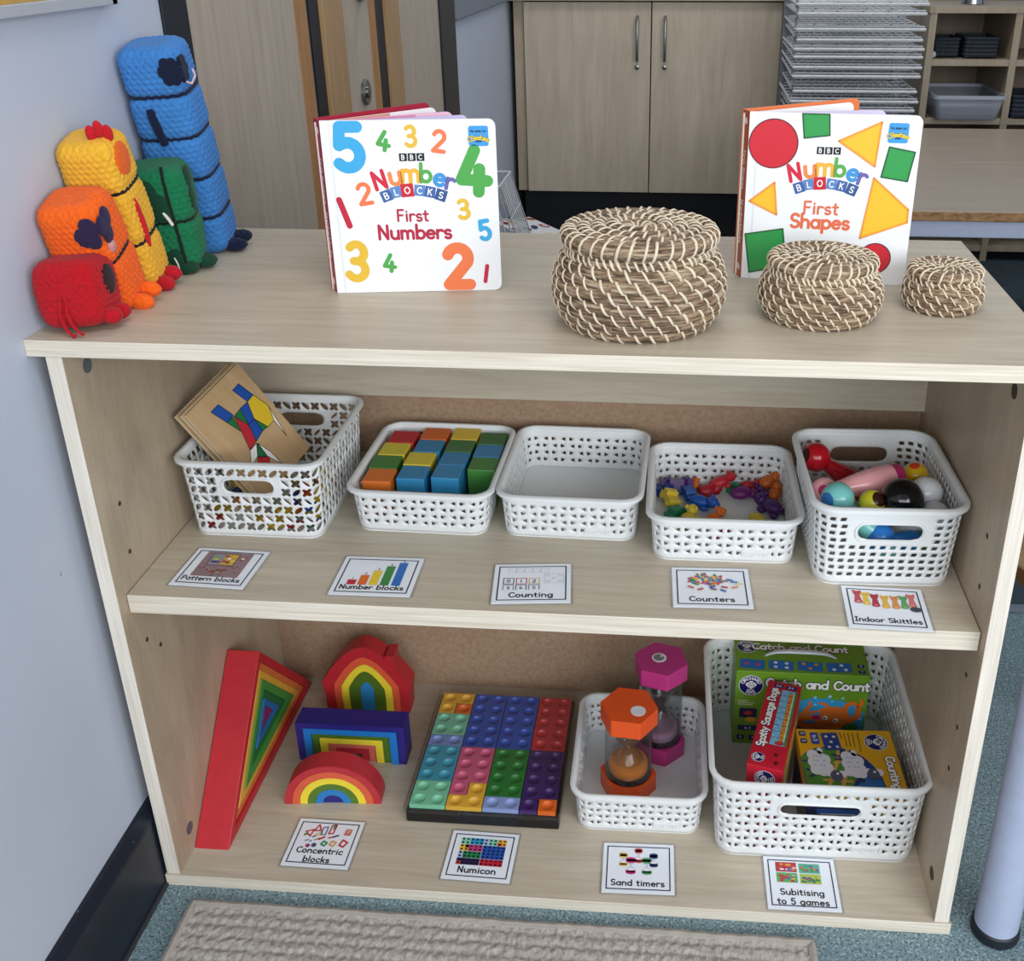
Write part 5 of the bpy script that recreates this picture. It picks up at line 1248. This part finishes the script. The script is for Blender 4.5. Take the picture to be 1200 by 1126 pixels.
def plate(label, hexc, cells):
    """cells (col, row) with row 0 at the back"""
    b = MB().mat(flat(hexc, .38, .45, .02)); cs_ = set(cells); ztop = .0235-.0165; rad_ = CW*.33; N = 16
    mx = sum(c for c, r in cells)/len(cells); my = sum(r for c, r in cells)/len(cells)
    for (c, r) in cells:
        cx = (c-mx)*CW; cy = -(r-my)*CD; q = .0007
        ex = [-CW/2+(0 if (c-1, r) in cs_ else q), CW/2-(0 if (c+1, r) in cs_ else q)]; ey = [-CD/2+(0 if (c, r+1) in cs_ else q), CD/2-(0 if (c, r-1) in cs_ else q)]
        bp = [(ex[0]+(ex[1]-ex[0])*k/4, ey[0]) for k in range(4)]+[(ex[1], ey[0]+(ey[1]-ey[0])*k/4) for k in range(4)]+[(ex[1]-(ex[1]-ex[0])*k/4, ey[1]) for k in range(4)]+[(ex[0], ey[1]-(ey[1]-ey[0])*k/4) for k in range(4)]
        vs = [(cx+x, cy+y, ztop) for x, y in bp]; prof = [(1.08, 0), (1.0, -.0006), (.93, -.0022), (.75, -.0038), (.45, -.0047), (.12, -.005)]
        for s_, dz in prof:
            for x, y in bp: a = math.atan2(y, x); vs.append((cx+rad_*s_*cos(a), cy+rad_*s_*sin(a), ztop+dz))
        fs = [(i*N+k, i*N+(k+1) % N, (i+1)*N+(k+1) % N, (i+1)*N+k) for i in range(len(prof)) for k in range(N)]+[tuple(range(len(prof)*N, (len(prof)+1)*N))]
        b.add(vs, fs, True)
        for nb_, e0, e1 in (((c, r+1), (ex[0], ey[0]), (ex[1], ey[0])), ((c+1, r), (ex[1], ey[0]), (ex[1], ey[1])), ((c, r-1), (ex[1], ey[1]), (ex[0], ey[1])), ((c-1, r), (ex[0], ey[1]), (ex[0], ey[0]))):
            if nb_ not in cs_: b.add([(cx+e0[0], cy+e0[1], 0), (cx+e1[0], cy+e1[1], 0), (cx+e1[0], cy+e1[1], ztop), (cx+e0[0], cy+e0[1], ztop)], [(0, 1, 2, 3)], False)
    px = NX0+NW/2-NW/2+.004+(mx+.5)*CW; py = NY0+ND-.004-(my+.5)*CD
    o = b.build('number_plate', loc=(px, py, TB+.0003+.0206)); return tag(o, label, 'number plate', 'dimpled number plates in the black tray')
blk = lambda c0, r0, c1, r1: [(c, r) for r in range(r0, r1) for c in range(c0, c1)]
plate('yellow three dimple plate at the back left of the tray', '#e2ae3c', [(0, 0), (1, 0), (0, 1)]); plate('orange single dimple plate beside the back left yellow plate', '#dd6a1e', [(1, 1)])
plate('mint green four dimple plate behind the lilac plate', '#7cc4a4', blk(0, 2, 2, 4)); plate('lilac two dimple plate on the left between mint and teal plates', '#7d92cc', blk(0, 4, 2, 5))
plate('teal blue six dimple plate on the left side of the tray', '#3f9cb4', blk(0, 5, 2, 8)); plate('mint green four dimple plate at the front left corner', '#7fcaa6', blk(0, 8, 2, 10))
plate('royal blue ten dimple plate beside the yellow plate', '#2c4fa8', blk(2, 0, 4, 5)); plate('pink seven dimple plate in front of a royal blue plate', '#cf5f83', blk(2, 5, 4, 8)+[(2, 8)]); plate('yellow three dimple plate at the front beside the pink plate', '#e4b23c', [(3, 8), (2, 9), (3, 9)])
plate('royal blue ten dimple plate beside the red plate', '#2c51ae', blk(4, 0, 6, 5)); plate('dark green eight dimple plate in front of a royal blue plate', '#227a34', blk(4, 5, 6, 9)); plate('pale lilac two dimple plate at the front edge', '#8fa2d6', blk(4, 9, 6, 10))
plate('red ten dimple plate at the back right of the tray', '#c0303a', blk(6, 0, 8, 5)); plate('dark purple nine dimple plate at the right side of the tray', '#3d2266', blk(6, 5, 8, 9)+[(6, 9)]); plate('orange single dimple plate at the front right corner', '#e26a20', [(7, 9)])

# ================================================================ sand timers
def hexpts(r, a0=0): return [(r*cos(a0+k*pi/3), r*sin(a0+k*pi/3)) for k in range(6)]
def timer(label, x, y, z0, R, Ht, hexc, sand, a0, stick, stick_r):
    t = empty('sand_timer', label, 'sand timer', (x, y, z0), (0, 0, 0), 'sand timers in the shallow basket')
    ch = .0275; rt = R*.83
    M = flat(hexc, .4, .45)
    for nm, z in (('base_cap', 0), ('top_cap', Ht-ch)):
        b = MB().mat(M); b.prism(hexpts(R, a0), z, z+ch); b.build(nm, t, bevel=.0018, seg=3)
    b = MB().mat(M_TUBE); b.lathe([(rt, ch-.001), (rt, Ht-ch+.001)], 40, False, False); b.lathe([(rt-.0012, Ht-ch+.001), (rt-.0012, ch-.001)], 40, False, False); b.build('tube', t)
    hb = Ht-2*ch; zc = Ht/2; rg = rt*.90; prof = []
    for k in range(33):
        u = -1+2*k/32; r_ = .0022+(rg-.0022)*(1-(1-abs(u))**1.0)**.62 if abs(u) < .8 else rg*(1-.06*((abs(u)-.8)/.2)**2)
        prof.append((r_, zc+u*hb/2))
    b = MB().mat(m_clear('bulb_glass_'+hexc[1:], (.90, .93, .93, 1), .07, .02, .9, 2.2)); b.lathe(prof, 40, False, False); b.build('glass_bulb', t)
    b = MB().mat(flat('#15161b', .4)); b.lathe([(rt*.97, ch-.0005), (rt*.97, ch+.004), (rt*.86, ch+.0055)], 40, True, True); b.build('black_seat', t)
    b = MB().mat(sandm(sand)); b.lathe([(rg*.90, ch+.0052), (rg*.93, ch+.016), (rg*.88, ch+.020), (rg*.5, ch+.024), (0, ch+.0255)], 36, True, False); b.build('sand', t)
    b = MB().mat(flat('#15161b', .4)); b.lathe([(rt*.97, Ht-ch-.003), (rt*.97, Ht-ch+.0005)], 40, True, True); b.build('black_seat', t)
    b = MB().mat(flat('#dfe0e2', .5)); b.xf = Matrix.Translation((stick[0], stick[1], Ht)); b.lathe([(stick_r, -.0002), (stick_r, .0003), (0, .0003)], 28, True, False); st = b.build('sticker', t)
    return t, st
def sandm(h):
    n = NT('sand_'+h[1:], .9, .1); c = lin(h)
    n.color(n.ramp(n.noise(n.coords(), 900, 2, .8), [(.3, tuple(q*.75 for q in c[:3])+(1,)), (.7, tuple(min(1, q*1.25) for q in c[:3])+(1,))])); return n.m
timer('sand timer with orange hexagon caps and orange sand, at the front of its basket', .5925, .2000, TB+.0024, .0405, .1445, '#e2551f', '#e0853a', radians(-5), (.013, -.011), .0105)
t, st = timer('taller sand timer with magenta hexagon caps and pink sand, behind the orange one', .6345, .2790, TB+.0024, .0395, .1655, '#b23478', '#bf8fae', radians(-15), (-.003, .002), .0105)
b = MB().mat(flat('#7d7c80', .6)); b.disc(-.003-.0005, .002, .0078, .1659, 20); b.build('sticker_print', st)
b = MB().mat(flat('#dfe0e2', .5)); b.disc(.0005, .0055, .0022, .1662, 10); b.build('sticker_print', st)

# ================================================================ boxed games
def orchard(b, x, y, r, rot=0):
    at_print(b, x, y, rot); b.mat(INK('#dfe4ee')); b.disc(0, 0, r, .0003, 32); b.mat(INK('#171d5e')); b.disc(0, 0, r*.94, .0005, 32)
    b.mat(INK('#eef0f4')); write(b, 'ORCHARD', 0, r*.60, r*.30, .2, .0008, 'c', 0, .06, curve_fn(0, r*.60, r*.60)); write(b, 'TOYS', 0, -r*.84, r*.30, .2, .0008, 'c', 0, .10, curve_fn(0, -r*.84, r*.84, False))
    for px, py, q in ((-.24, .10, .20), (0, .24, .22), (.24, .10, .20), (-.12, -.02, .2), (.12, -.02, .2), (0, .08, .22)): b.disc(px*r, py*r, q*r, .0008+.00001*px, 16)
    b.rect(-.05*r, -.36*r, .05*r, -.1*r, .0008); b.rect(-.25*r, -.42*r, .25*r, -.36*r, .0008)
    b.mat(INK('#171d5e'))
    for px, py in ((-.25, .12), (-.1, .3), (.1, .3), (.25, .12), (-.1, .1), (.1, .1), (0, -.02), (-.2, -.04), (.2, -.04)): b.disc(px*r, py*r, .05*r, .0011, 8)
def tab(b, x, y, w_, h_, t, rot=0, hexc='#1d2468', s=.55):
    at_print(b, x, y, rot); b.mat(INK(hexc)); b.rrect(-w_/2, -h_/2, w_/2, h_/2, min(w_, h_)*.25, .0003)
    b.mat(INK('#e8ecf4'))
    if isinstance(t, str): write(b, t, 0, -h_*s*.42, h_*s, .17, .0006)
def title(b, t, x, y, h, rot=0, sp=.08):
    at_print(b, x, y, rot); b.mat(INK('#1c2140')); write(b, t, 0, 0, h, .36, .0004, sp=sp); b.mat(INK('#f6f6f2')); write(b, t, 0, 0, h, .22, .0008, sp=sp)
TOP = Matrix.Translation
Z0 = TB+.0024
# green carry box
GW, GD, GH = .1930, .0800, .1345
gbx = empty('game_box', 'green game box with carry handle and octopus picture standing at the back of the basket', 'game box', (.8407, .3005, Z0), (0, 0, .004), 'boxed games in the large basket')
b = MB().mat(flat('#6d9a2a', .3, .5, .02)); b.box((-GW/2, 0, 0), (GW/2, GD, GH)); gx = b.build('box', gbx, bevel=.0008)
b = MB(); b.base = Matrix.Translation((-GW/2, 0, 0)) @ PV; b.xf = b.base
b.mat(INK('#3aa0d8')); b.poly([(x/1000, y/1000, .0002) for x, y in [(92, 30), (188, 30), (190, 40), (190, 66), (178, 78), (160, 87), (135, 91), (110, 90), (94, 84)]])
b.mat(INK('#8ecaf0'))
for x, y, r in ((117, 92, 2.6), (138, 95, 3), (142, 86, 1.8), (157, 93, 2.2), (118, 79, 2), (184, 57, 3), (105, 70, 1.6)): b.disc(x/1000, y/1000, r/1000, .0004, 14)
OCT, OCT2 = '#e2762c', '#c65a20'
def limb(pts, w0, w1, c=OCT, z=.0006):
    b.mat(INK(c)); P = [Vector((x/1000, y/1000)) for x, y in pts]; fine = []
    for i in range(len(P)-1):
        for k in range(6): fine.append(P[i].lerp(P[i+1], k/6))
    fine.append(P[-1])
    for i in range(3): fine = [fine[0]]+[(fine[j-1]+fine[j]*2+fine[j+1])/4 for j in range(1, len(fine)-1)]+[fine[-1]]
    pol = []
    for i in range(len(fine)-1): t = i/len(fine); pol += stroke_polys([fine[i], fine[i+1]], (w0+(w1-w0)*t)/1000)
    b.union(pol, z)
limb([(140, 50), (118, 56), (102, 52), (104, 66), (112, 78), (109, 84)], 13, 3); limb([(140, 45), (112, 38), (98, 42), (96, 58), (108, 64), (124, 67)], 12, 3, OCT, .0007); limb([(128, 68), (138, 74), (132, 82), (123, 82)], 8, 2.5); limb([(160, 66), (164, 82), (174, 86), (180, 78)], 9, 4); limb([(168, 50), (182, 62), (180, 78), (186, 86), (183, 92)], 11, 3); limb([(150, 36), (120, 33), (96, 34)], 9, 6, OCT2, .00055)
b.xf = b.base; b.mat(INK(OCT)); b.disc(.1480, .0560, .0225, .0009, 32, .0215); b.mat(INK('#c2287c')); b.disc(.121, .056, .006, .00095, 14, .0045)
b.mat(INK('#f4f2ee')); b.disc(.1340, .0560, .0040, .0012, 16); b.disc(.1500, .0520, .0040, .0012, 16); b.mat(INK('#141414')); b.disc(.1330, .0556, .0018, .0014, 10); b.disc(.1490, .0514, .0018, .0014, 10)
b.mat(INK('#7a3414')); b.stroke([(.134, .0445), (.141, .0415), (.148, .0425)], .0009, .0012); b.mat(INK('#2f7a34')); b.disc(.172, .0405, .0115, .0012, 20, .0075); b.mat(INK('#7ab04a'))
for x, y in ((168, 42), (173, 45), (177, 41)): b.disc(x/1000, y/1000, .0012, .0014, 8)
orchard(b, .0225, .1090, .0180); title(b, 'Catch and Count', .1195, .1085, .0158)
at_print(b, .020, .080); b.mat(INK('#d6e0c4'))
for k, wl in enumerate((15, 24, 22)): b.rect(-.015, -.0035*k, -.015+wl/1000, -.0035*k+.0012, .0003)
at_print(b, .022, .055); b.mat(INK('#2a2a50')); b.rrect(-.014, -.006, .012, .012, .003, .0003); b.mat(INK('#c23a3a')); b.disc(-.001, .003, .006, .0006, 14, .004); b.mat(INK('#d8a040')); b.disc(.004, -.009, .009, .0006, 16, .005)
tab(b, .022, .030, .030, .009, 'to 5', 0, '#1d2468', .5); tab(b, .012, .012, .011, .009, '3', 0); tab(b, .030, .012, .011, .009, '7', 0)
b.build('front_print', gx)
b = MB(); b.base = Matrix.Translation((-GW/2, 0, GH))
for k, (xc, dots, col) in enumerate(((.024, [(-8, 0), (8, 0)], '#d23a6a'), (.066, [(-8, 5), (8, 5), (-8, -5), (8, -5)], '#dfeaf4'), (.108, [(-9, 5), (9, 5), (0, -5)], '#d8a030'), (.150, [(4, 5), (-8, -5), (9, -5)], '#dfeaf4'))):
    at_print(b, xc, .0165, (-5, -4, -3, 2)[k]); b.mat(INK('#1f6cbc')); b.rect(-.018, -.0105, .018, .0105, .0003); b.mat(INK(col))
    for x, y in dots: b.disc(x/1000, y/1000, .0030, .0006, 14)
tab(b, .182, .0215, .010, .008, '3', 0); tab(b, .182, .0085, .010, .008, '7', 0)
orchard(b, .018, .058, .0150); title(b, 'Catch and Count', .0980, .0525, .0150)
b.build('top_print', gx)
b = MB().mat(flat('#cfd2d8', .3, .5)); pth = [(-.052, .0395, GH-.0005), (-.046, .0385, GH+.004), (-.036, .0375, GH+.0085), (-.018, .0365, GH+.011), (.018, .0365, GH+.011), (.036, .0375, GH+.0085), (.046, .0385, GH+.004), (.052, .0395, GH-.0005)]
b.tube(pth, [.0025, .0032, .0042, .005, .005, .0042, .0032, .0025], 10, False, True, .55); b.build('handle', gbx)
# red box standing on its long side
RW, RL, RH = .0475, .1775, .1290
ang = -math.atan2(.0416, .1765)
rbx = empty('game_box', 'narrow red game box standing on edge left of the yellow game box', 'game box', (.7500, .1160, Z0), (0, 0, ang), 'boxed games in the large basket')
b = MB().mat(flat('#c01f33', .28, .5, .02)); b.box((0, 0, 0), (RW, RL, RH)); rx = b.build('box', rbx, bevel=.0009)
b = MB(); b.base = Matrix.Translation((0, 0, RH))
X = .0
at_print(b, .0335, .105, 90); b.mat(INK('#7ab8dc')); b.rect(-.060, -.0105, .056, .0115, .0003); b.mat(INK('#e0962c')); b.rect(-.056, -.0050, .050, .0005, .0006); b.mat(INK('#4a8a3a')); b.rect(-.06, -.0105, .056, -.0072, .0006); b.mat(INK('#d8dce0')); b.rect(-.05, -.0072, .05, -.0052, .0006)
b.mat(INK('#28303c'))
for k in range(8): b.rect(-.046+.0128*k, -.0105, -.0454+.0128*k, .0115, .0009)
for k in range(15): b.disc(-.050+.0072*k, -.0022+.0012*(k % 3-1), .0011, .0009, 8)
b.mat(INK('#e4f0f8'))
for k in range(20): b.disc(-.052+.0055*k, .003+.0032*(k*7 % 3), .0009, .0006, 8)
b.mat(INK('#b83a34')); b.disc(-.056, -.001, .004, .0010, 14, .006)
title(b, 'Spotty Sausage Dogs', .0155, .1000, .0112, 90, .03)
orchard(b, .0120, .0165, .0088, 90); tab(b, .0160, .168, .013, .008, '3-6', 0); tab(b, .0335, .168, .015, .008, '2-4', 0)
b.mat(INK('#3a1418'))
for px, py in ((.034, .0255), (.036, .0105)):
    at_print(b, px, py); b.disc(0, 0, .0024, .0003, 12, .0019)
    for q in (-.003, -.001, .001, .003): b.disc(q, .0032-abs(q)*.3, .0010, .0003, 8)
b.build('top_print', rx)
b = MB(); b.base = PV.copy(); orchard(b, RW*.52, RH-.0190, .0135, 90); b.build('end_print', rx)
b = MB(); b.base = Matrix.Translation((RW, 0, 0)) @ Matrix.Rotation(pi/2, 4, 'Z') @ PV
at_print(b, .09, .07); b.mat(INK('#d8b04a')); b.rect(-.082, -.055, .082, .048, .0003); b.mat(INK('#e6dcc0')); b.rect(-.078, -.050, .05, .02, .0005); b.mat(INK('#5a6a9a')); b.rrect(.055, .02, .075, .04, .003, .0006); b.rrect(.055, -.005, .075, .015, .003, .0006); b.build('side_print', rx)
# navy box under the yellow box
b = MB().mat(flat('#1b2750', .3, .5, .02)); b.box((-.064, -.0575, 0), (.064, .0575, .0715))
nvb = tag(b.build('game_box', loc=(.8935, .1690, Z0), rot=(0, 0, .03), bevel=.0009), 'dark navy game box under the yellow one, showing through the hand hole', 'game box', 'boxed games in the large basket')
b = MB(); b.base = Matrix.Translation((0, -.0575, 0)) @ PV; at_print(b, -.03, .058); b.mat(INK('#2f5aa8')); b.rect(-.02, -.006, .05, .006, .0003); b.mat(INK('#d8b84a')); b.disc(.065, 0, .005, .0003, 14); b.mat(INK('#c8cfdc')); b.rect(-.015, -.003, .03, -.001, .0006); b.build('front_print', nvb)
# yellow box
YW, YD, YH = .1310, .1215, .0240
ybx = empty('game_box', 'yellow game box with two woolly sheep lying flat at the front of the basket', 'game box', (.8935, .1685, Z0+.0718), (0, 0, .040), 'boxed games in the large basket')
b = MB().mat(flat('#e0a81f', .3, .5, .02)); b.box((-YW/2, -YD/2, 0), (YW/2, YD/2, YH)); yx = b.build('box', ybx, bevel=.0009)
b = MB(); b.base = Matrix.Translation((-YW/2, -YD/2, YH))
def yp(x, y): # picture position from the left and from the front
    xl = 50+.062*(y-60); xr = 1035+.18*(y-60); return ((x-xl)/(xr-xl)*YW, YD*(1-(y-60)/640))
def ypoly(hexc, pts, z): b.xf = b.base; b.mat(INK(hexc)); b.poly([(*yp(*p), z) for p in pts])
def ydisc(hexc, x, y, rx, ry, z, n=18): b.xf = b.base; b.mat(INK(hexc)); px, py = yp(x, y); b.disc(px, py, rx/985*YW, z, n, ry/640*YD)
def yline(hexc, pts, w_, z): b.xf = b.base; b.mat(INK(hexc)); b.stroke([yp(*p) for p in pts], w_/985*YW, z)
ypoly('#1d3a80', [(62, 360), (130, 305), (230, 262), (350, 245), (480, 250), (600, 280), (720, 340), (820, 430), (890, 540), (930, 650), (945, 695), (92, 695)], .0002)
ypoly('#4f8a34', [(66, 366), (130, 315), (230, 272), (350, 255), (450, 258), (470, 330), (560, 420), (640, 520), (600, 600), (560, 650), (330, 690), (100, 650)], .0004)
ypoly('#2f6ab0', [(640, 310), (720, 350), (810, 440), (760, 520), (600, 640), (560, 690), (930, 690), (870, 540), (800, 440), (720, 350)], .0005)
for pts in ([(300, 680), (440, 410), (465, 290)], [(440, 690), (545, 470), (560, 280)]): yline('#c9a050', pts, 34, .0007)
for pts in ([(280, 580), (570, 590)], [(410, 410), (490, 400)]): yline('#c9a050', pts, 30, .0008)
WL = '#dcdde6'
def sheep(cx, cy, dx, dy, hx, hy, legs, tail):
    for a, b_ in legs: yline('#3a3f56', [a, b_], 30, .0009)
    b.xf = b.base; b.mat(INK(WL)); pol = []
    for (ox, oy, r) in ((-80, -75, 62), (-20, -60, 70), (40, -30, 66), (-70, 0, 70), (0, 20, 78), (60, 50, 64), (-60, 75, 62), (10, 90, 60), (70, 100, 50)):
        px, py = yp(cx+ox*dx, cy+oy*dy); pol.append([(px+r/985*YW*.95*cos(q*pi/8), py+r/640*YD*.8*sin(q*pi/8)) for q in range(16)])
    b.union(pol, .0012); ydisc(WL, tail[0], tail[1], 30, 34, .0012)
    for k in range(9): ydisc('#b9bcd2', cx+(-70+35*(k % 4))*dx, cy+(-60+45*(k//3))*dy, 15, 8, .0013, 10)
    ydisc('#e4dfe8', hx-62, hy-36, 50, 22, .0014); ydisc('#e4dfe8', hx+62, hy-20, 46, 34, .0014); ydisc('#55586e', hx, hy, 62, 56, .0016); ydisc('#f2f2f2', hx+12, hy-22, 14, 9, .0018, 10)
sheep(270, 410, 1.0, 1.0, 415, 545, [((200, 380), (90, 400)), ((200, 500), (110, 480)), ((200, 530), (140, 550))], (270, 295))
sheep(620, 420, .95, 1.0, 805, 520, [((520, 360), (400, 330)), ((520, 375), (430, 375)), ((640, 520), (630, 590)), ((690, 520), (690, 590))], (625, 310))
ydisc(WL, 690, 690, 70, 22, .0012); ydisc(WL, 740, 675, 34, 28, .0013); ydisc('#3a3f56', 480, 672, 40, 12, .0010)
ypoly('#24408a', [(300, 118), (470, 108), (510, 285), (335, 292)], .0020)
for x, y in ((355, 150), (435, 150), (402, 205), (378, 258), (462, 255)):
    b.xf = b.base; px, py = yp(x, y); b.mat(INK('#ece0b0')); b.poly([(px+(.0032 if q % 2 == 0 else .0015)*sin(q*pi/5), py+(.0032 if q % 2 == 0 else .0015)*cos(q*pi/5), .0022) for q in range(10)])
for x in (505, 550, 590, 635, 690): yline('#5a4420', [(x, 95), (x+16, 160 if x == 505 else 240 if x < 640 else 290)], 9, .0003)
px, py = yp(875, 188); orchard(b, px, py, .0160, -90)
for x, y in ((112, 112), (120, 190)): px, py = yp(x, y); tab(b, px, py, .0095, .0095, '5', -90)
px, py = yp(238, 160); tab(b, px, py, .0235, .0115, 'to 5', -90, '#2a4a9a', .5)
px, py = yp(1000, 500); title(b, 'Counting', px-.003, py, .0128, -90, .05)
b.build('top_print', yx)
# ================================================================ cubby unit, its contents, things on the floor at the back
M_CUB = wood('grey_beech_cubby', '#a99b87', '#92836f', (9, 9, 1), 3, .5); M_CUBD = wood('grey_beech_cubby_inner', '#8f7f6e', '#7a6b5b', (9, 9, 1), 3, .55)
cu = empty('cubby_unit', 'grey beech cubby shelving at the far right holding trays and dark baskets', 'shelving', (1.78, 3.0, 0))
xs = (1.480-1.78, 1.768-1.78, 2.060-1.78); Dp = .42
for x in xs: simple('upright', (x, 0, 0), (x+.024, Dp, .873), M_CUB, cu, .001)
for z in (.04, .270, .502, .700): simple('shelf', (xs[0]+.024, .004, z), (xs[2], Dp-.006, z+.022), M_CUB, cu, .001)
simple('top_panel', (xs[0]-.004, -.004, .873), (xs[2]+.028, Dp, .895), M_CUB, cu, .001)
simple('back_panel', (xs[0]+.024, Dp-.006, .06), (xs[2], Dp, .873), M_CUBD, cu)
def m_weave(h):
    n = NT('woven_'+h[1:], .7, .3); v = n.coords((1, 1, 1)); w1 = n.n('ShaderNodeTexBrick'); n.l(v, w1.inputs[0]); w1.inputs['Scale'].default_value = 50; 
    w1.inputs['Color1'].default_value = lin(h); w1.inputs['Color2'].default_value = tuple(q*1.5 for q in lin(h)[:3])+(1,); w1.inputs['Mortar'].default_value = tuple(q*.4 for q in lin(h)[:3])+(1,)
    n.color(w1.outputs[0]); n.bump(w1.outputs[1], .6, .002); return n.m
M_DW = m_weave('#2c333d')
def dark_basket(label, x, y, w_, d_, h_, z):
    t = empty('woven_basket', label, 'basket', (x, y, z), (0, 0, 0), 'small dark woven baskets in the cubby unit')
    b = MB().mat(M_DW); O = rr_pts(-w_/2, -d_/2, w_/2, d_/2, .012); I = rr_pts(-w_/2+.005, -d_/2+.005, w_/2-.005, d_/2-.005, .008)
    b.ring_prism(O, I, 0, h_); b.prism(O, 0, .004); b.build('basket_body', t)
    b = MB().mat(M_DW); b.tube([(x_, y_, h_) for x_, y_ in rr_pts(-w_/2, -d_/2, w_/2, d_/2, .012)], .005, 8, True)
    for k in range(1, 5): b.tube([(x_*(1.01), y_*1.01, h_*k/5) for x_, y_ in O], .0035, 6, True)
    b.build('woven_band', t); return t
dark_basket('small dark woven basket in the upper cubby, left of the wider one', 1.562, 3.13, .085, .15, .062, .7225); dark_basket('wider dark woven basket in the upper cubby, right one of two', 1.676, 3.12, .112, .17, .066, .7225)
dark_basket('dark woven basket at the right edge of the picture, in the lower cubby', 1.852, 3.10, .10, .2, .075, .5245)
def m_frost(name, a, col):
    n = NT(name); tr = n.n('ShaderNodeBsdfTransparent'); df = n.n('ShaderNodeBsdfPrincipled'); df.inputs['Base Color'].default_value = lin(col); df.inputs['Roughness'].default_value = .3
    mx = n.n('ShaderNodeMixShader'); mx.inputs[0].default_value = a; n.l(tr.outputs[0], mx.inputs[1]); n.l(df.outputs[0], mx.inputs[2]); n.l(mx.outputs[0], n.t.nodes['Material Output'].inputs['Surface']); return n.m
tg = empty('clear_tray', 'clear plastic storage tray in the cubby below the dark baskets', 'tray', (1.640, 3.11, .5245))
b = MB().mat(m_frost('tray_plastic', .42, '#aeb4c0')); O1 = rr_pts(-.105, -.15, .105, .15, .02); O2 = rr_pts(-.119, -.165, .119, .165, .02); n_ = len(O1)
b.add([(*p, .002) for p in O1]+[(*p, .072) for p in O2], [(k, (k+1) % n_, n_+(k+1) % n_, n_+k) for k in range(n_)], True); b.prism(O1, 0, .002); b.build('tray_body', tg, solid=.002)
b = MB().mat(m_frost('tray_rim_plastic', .65, '#b4bac6')); b.ring_prism(rr_pts(-.126, -.172, .126, .172, .02), rr_pts(-.118, -.164, .118, .164, .016), .072, .084); b.build('tray_rim', tg)
def tin(label, x, y, r, h_):
    t = empty('tin', label, 'tin', (x, y, .895), (0, 0, 0), 'metal tins on the cubby unit')
    b = MB().mat(flat('#9fa2a6', .22, .5, .03, 0, 1)); prof = [(r, 0), (r*1.02, .002), (r, .005)]
    for k in range(6): prof += [(r, .012+.012*k), (r*.97, .016+.012*k), (r, .020+.012*k)]
    prof += [(r, h_), (r*1.03, h_+.001), (r*1.03, h_+.003), (r*.94, h_+.003), (r*.93, .004), (0, .004)]
    b.lathe(prof, 32, True, False); b.build('tin_can', t); b = MB().mat(flat('#5a4634', .8)); b.lathe([(r*.9, .004), (r*.9, h_*.8), (0, h_*.8)], 24, True, False); b.build('tin_contents', t)
tin('shiny metal tin on top of the cubby unit, left one of two', 1.645, 3.12, .038, .10); tin('shiny metal tin on top of the cubby unit at the right picture edge', 1.862, 3.12, .038, .10)
b = MB().mat(flat('#6b7480', .6)); b.box((0, 0, 0), (.42, .02, .05)); tag(b.build('plastic_panel', loc=(1.53, 3.36, .895), bevel=.004), 'flat grey plastic panel standing behind the tins', 'panel')
b = MB().mat(flat('#b9bfc8', .5)); b.ball((0, 0, 0), .012, 16, 10); tag(b.build('bobbin', loc=(1.512, 3.04, .7345)), 'small pale round bobbin at the left end of the upper cubby', 'bobbin')
# white wire basket on the floor between bookcase and cupboard, with a picture box beside it
wb = empty('wire_basket', 'white wire basket on the floor between the bookcase and the cupboard', 'basket', (.12, 2.12, 0))
b = MB().mat(flat('#c9ccd2', .45, .5))
w0, d0_, w1, d1_, hh = .15, .10, .10, .10, .47
def wp(s, t, i):
    q = [(-1, -1), (1, -1), (1, 1), (-1, 1)]; a, c = q[i], q[(i+1) % 4]; wx = w0+(w1-w0)*t; wy = d0_+(d1_-d0_)*t; return ((a[0]+(c[0]-a[0])*s)*wx-.09*t, (a[1]+(c[1]-a[1])*s)*wy, .004+hh*t)
for i in range(4):
    for k in range(9): b.tube([wp(k/8, 0, i), wp(k/8, 1, i)], .0022, 5)
for t in (0, .2, .4, .6, .8): b.tube([wp(0, t, i) for i in range(4)], .0022, 5, True)
b.tube([wp(0, 1, i) for i in range(4)], .0045, 6, True)
for k in range(9): x = -w0+2*w0*k/8; b.tube([(x, -d0_, .004), (x, d0_, .004)], .0022, 5)
b.build('wire_mesh', wb)
pb = empty('picture_box', 'white box printed with coloured round shapes by the cupboard plinth', 'box', (.165, 2.574, 0), (0, 0, radians(-54)))
b = MB().mat(flat('#dfe0e0', .5)); b.box((-.20, -.07, 0), (.20, .07, .20)); bx_ = b.build('box', pb, bevel=.003)
b = MB(); b.base = Matrix.Translation((0, 0, .20)); r = random.Random(6)
for k in range(16):
    at_print(b, -.165+.110*(k % 4)+r.uniform(-.012, .012), -.050+.033*(k//4)+r.uniform(-.004, .004), r.uniform(-30, 30)); c = ['#d4602c', '#b02a3c', '#2f7a4a', '#2a3a78', '#d8a02c', '#5a3a78'][k % 6]
    b.mat(INK(c)); b.disc(0, 0, .028, .0006, 20, .012); b.mat(INK('#dfe0e0')) if k % 3 == 1 else b.mat(INK('#2a2c38')); b.disc(.003, .001, .014, .0012, 16, .006)
b.build('box_print', bx_)
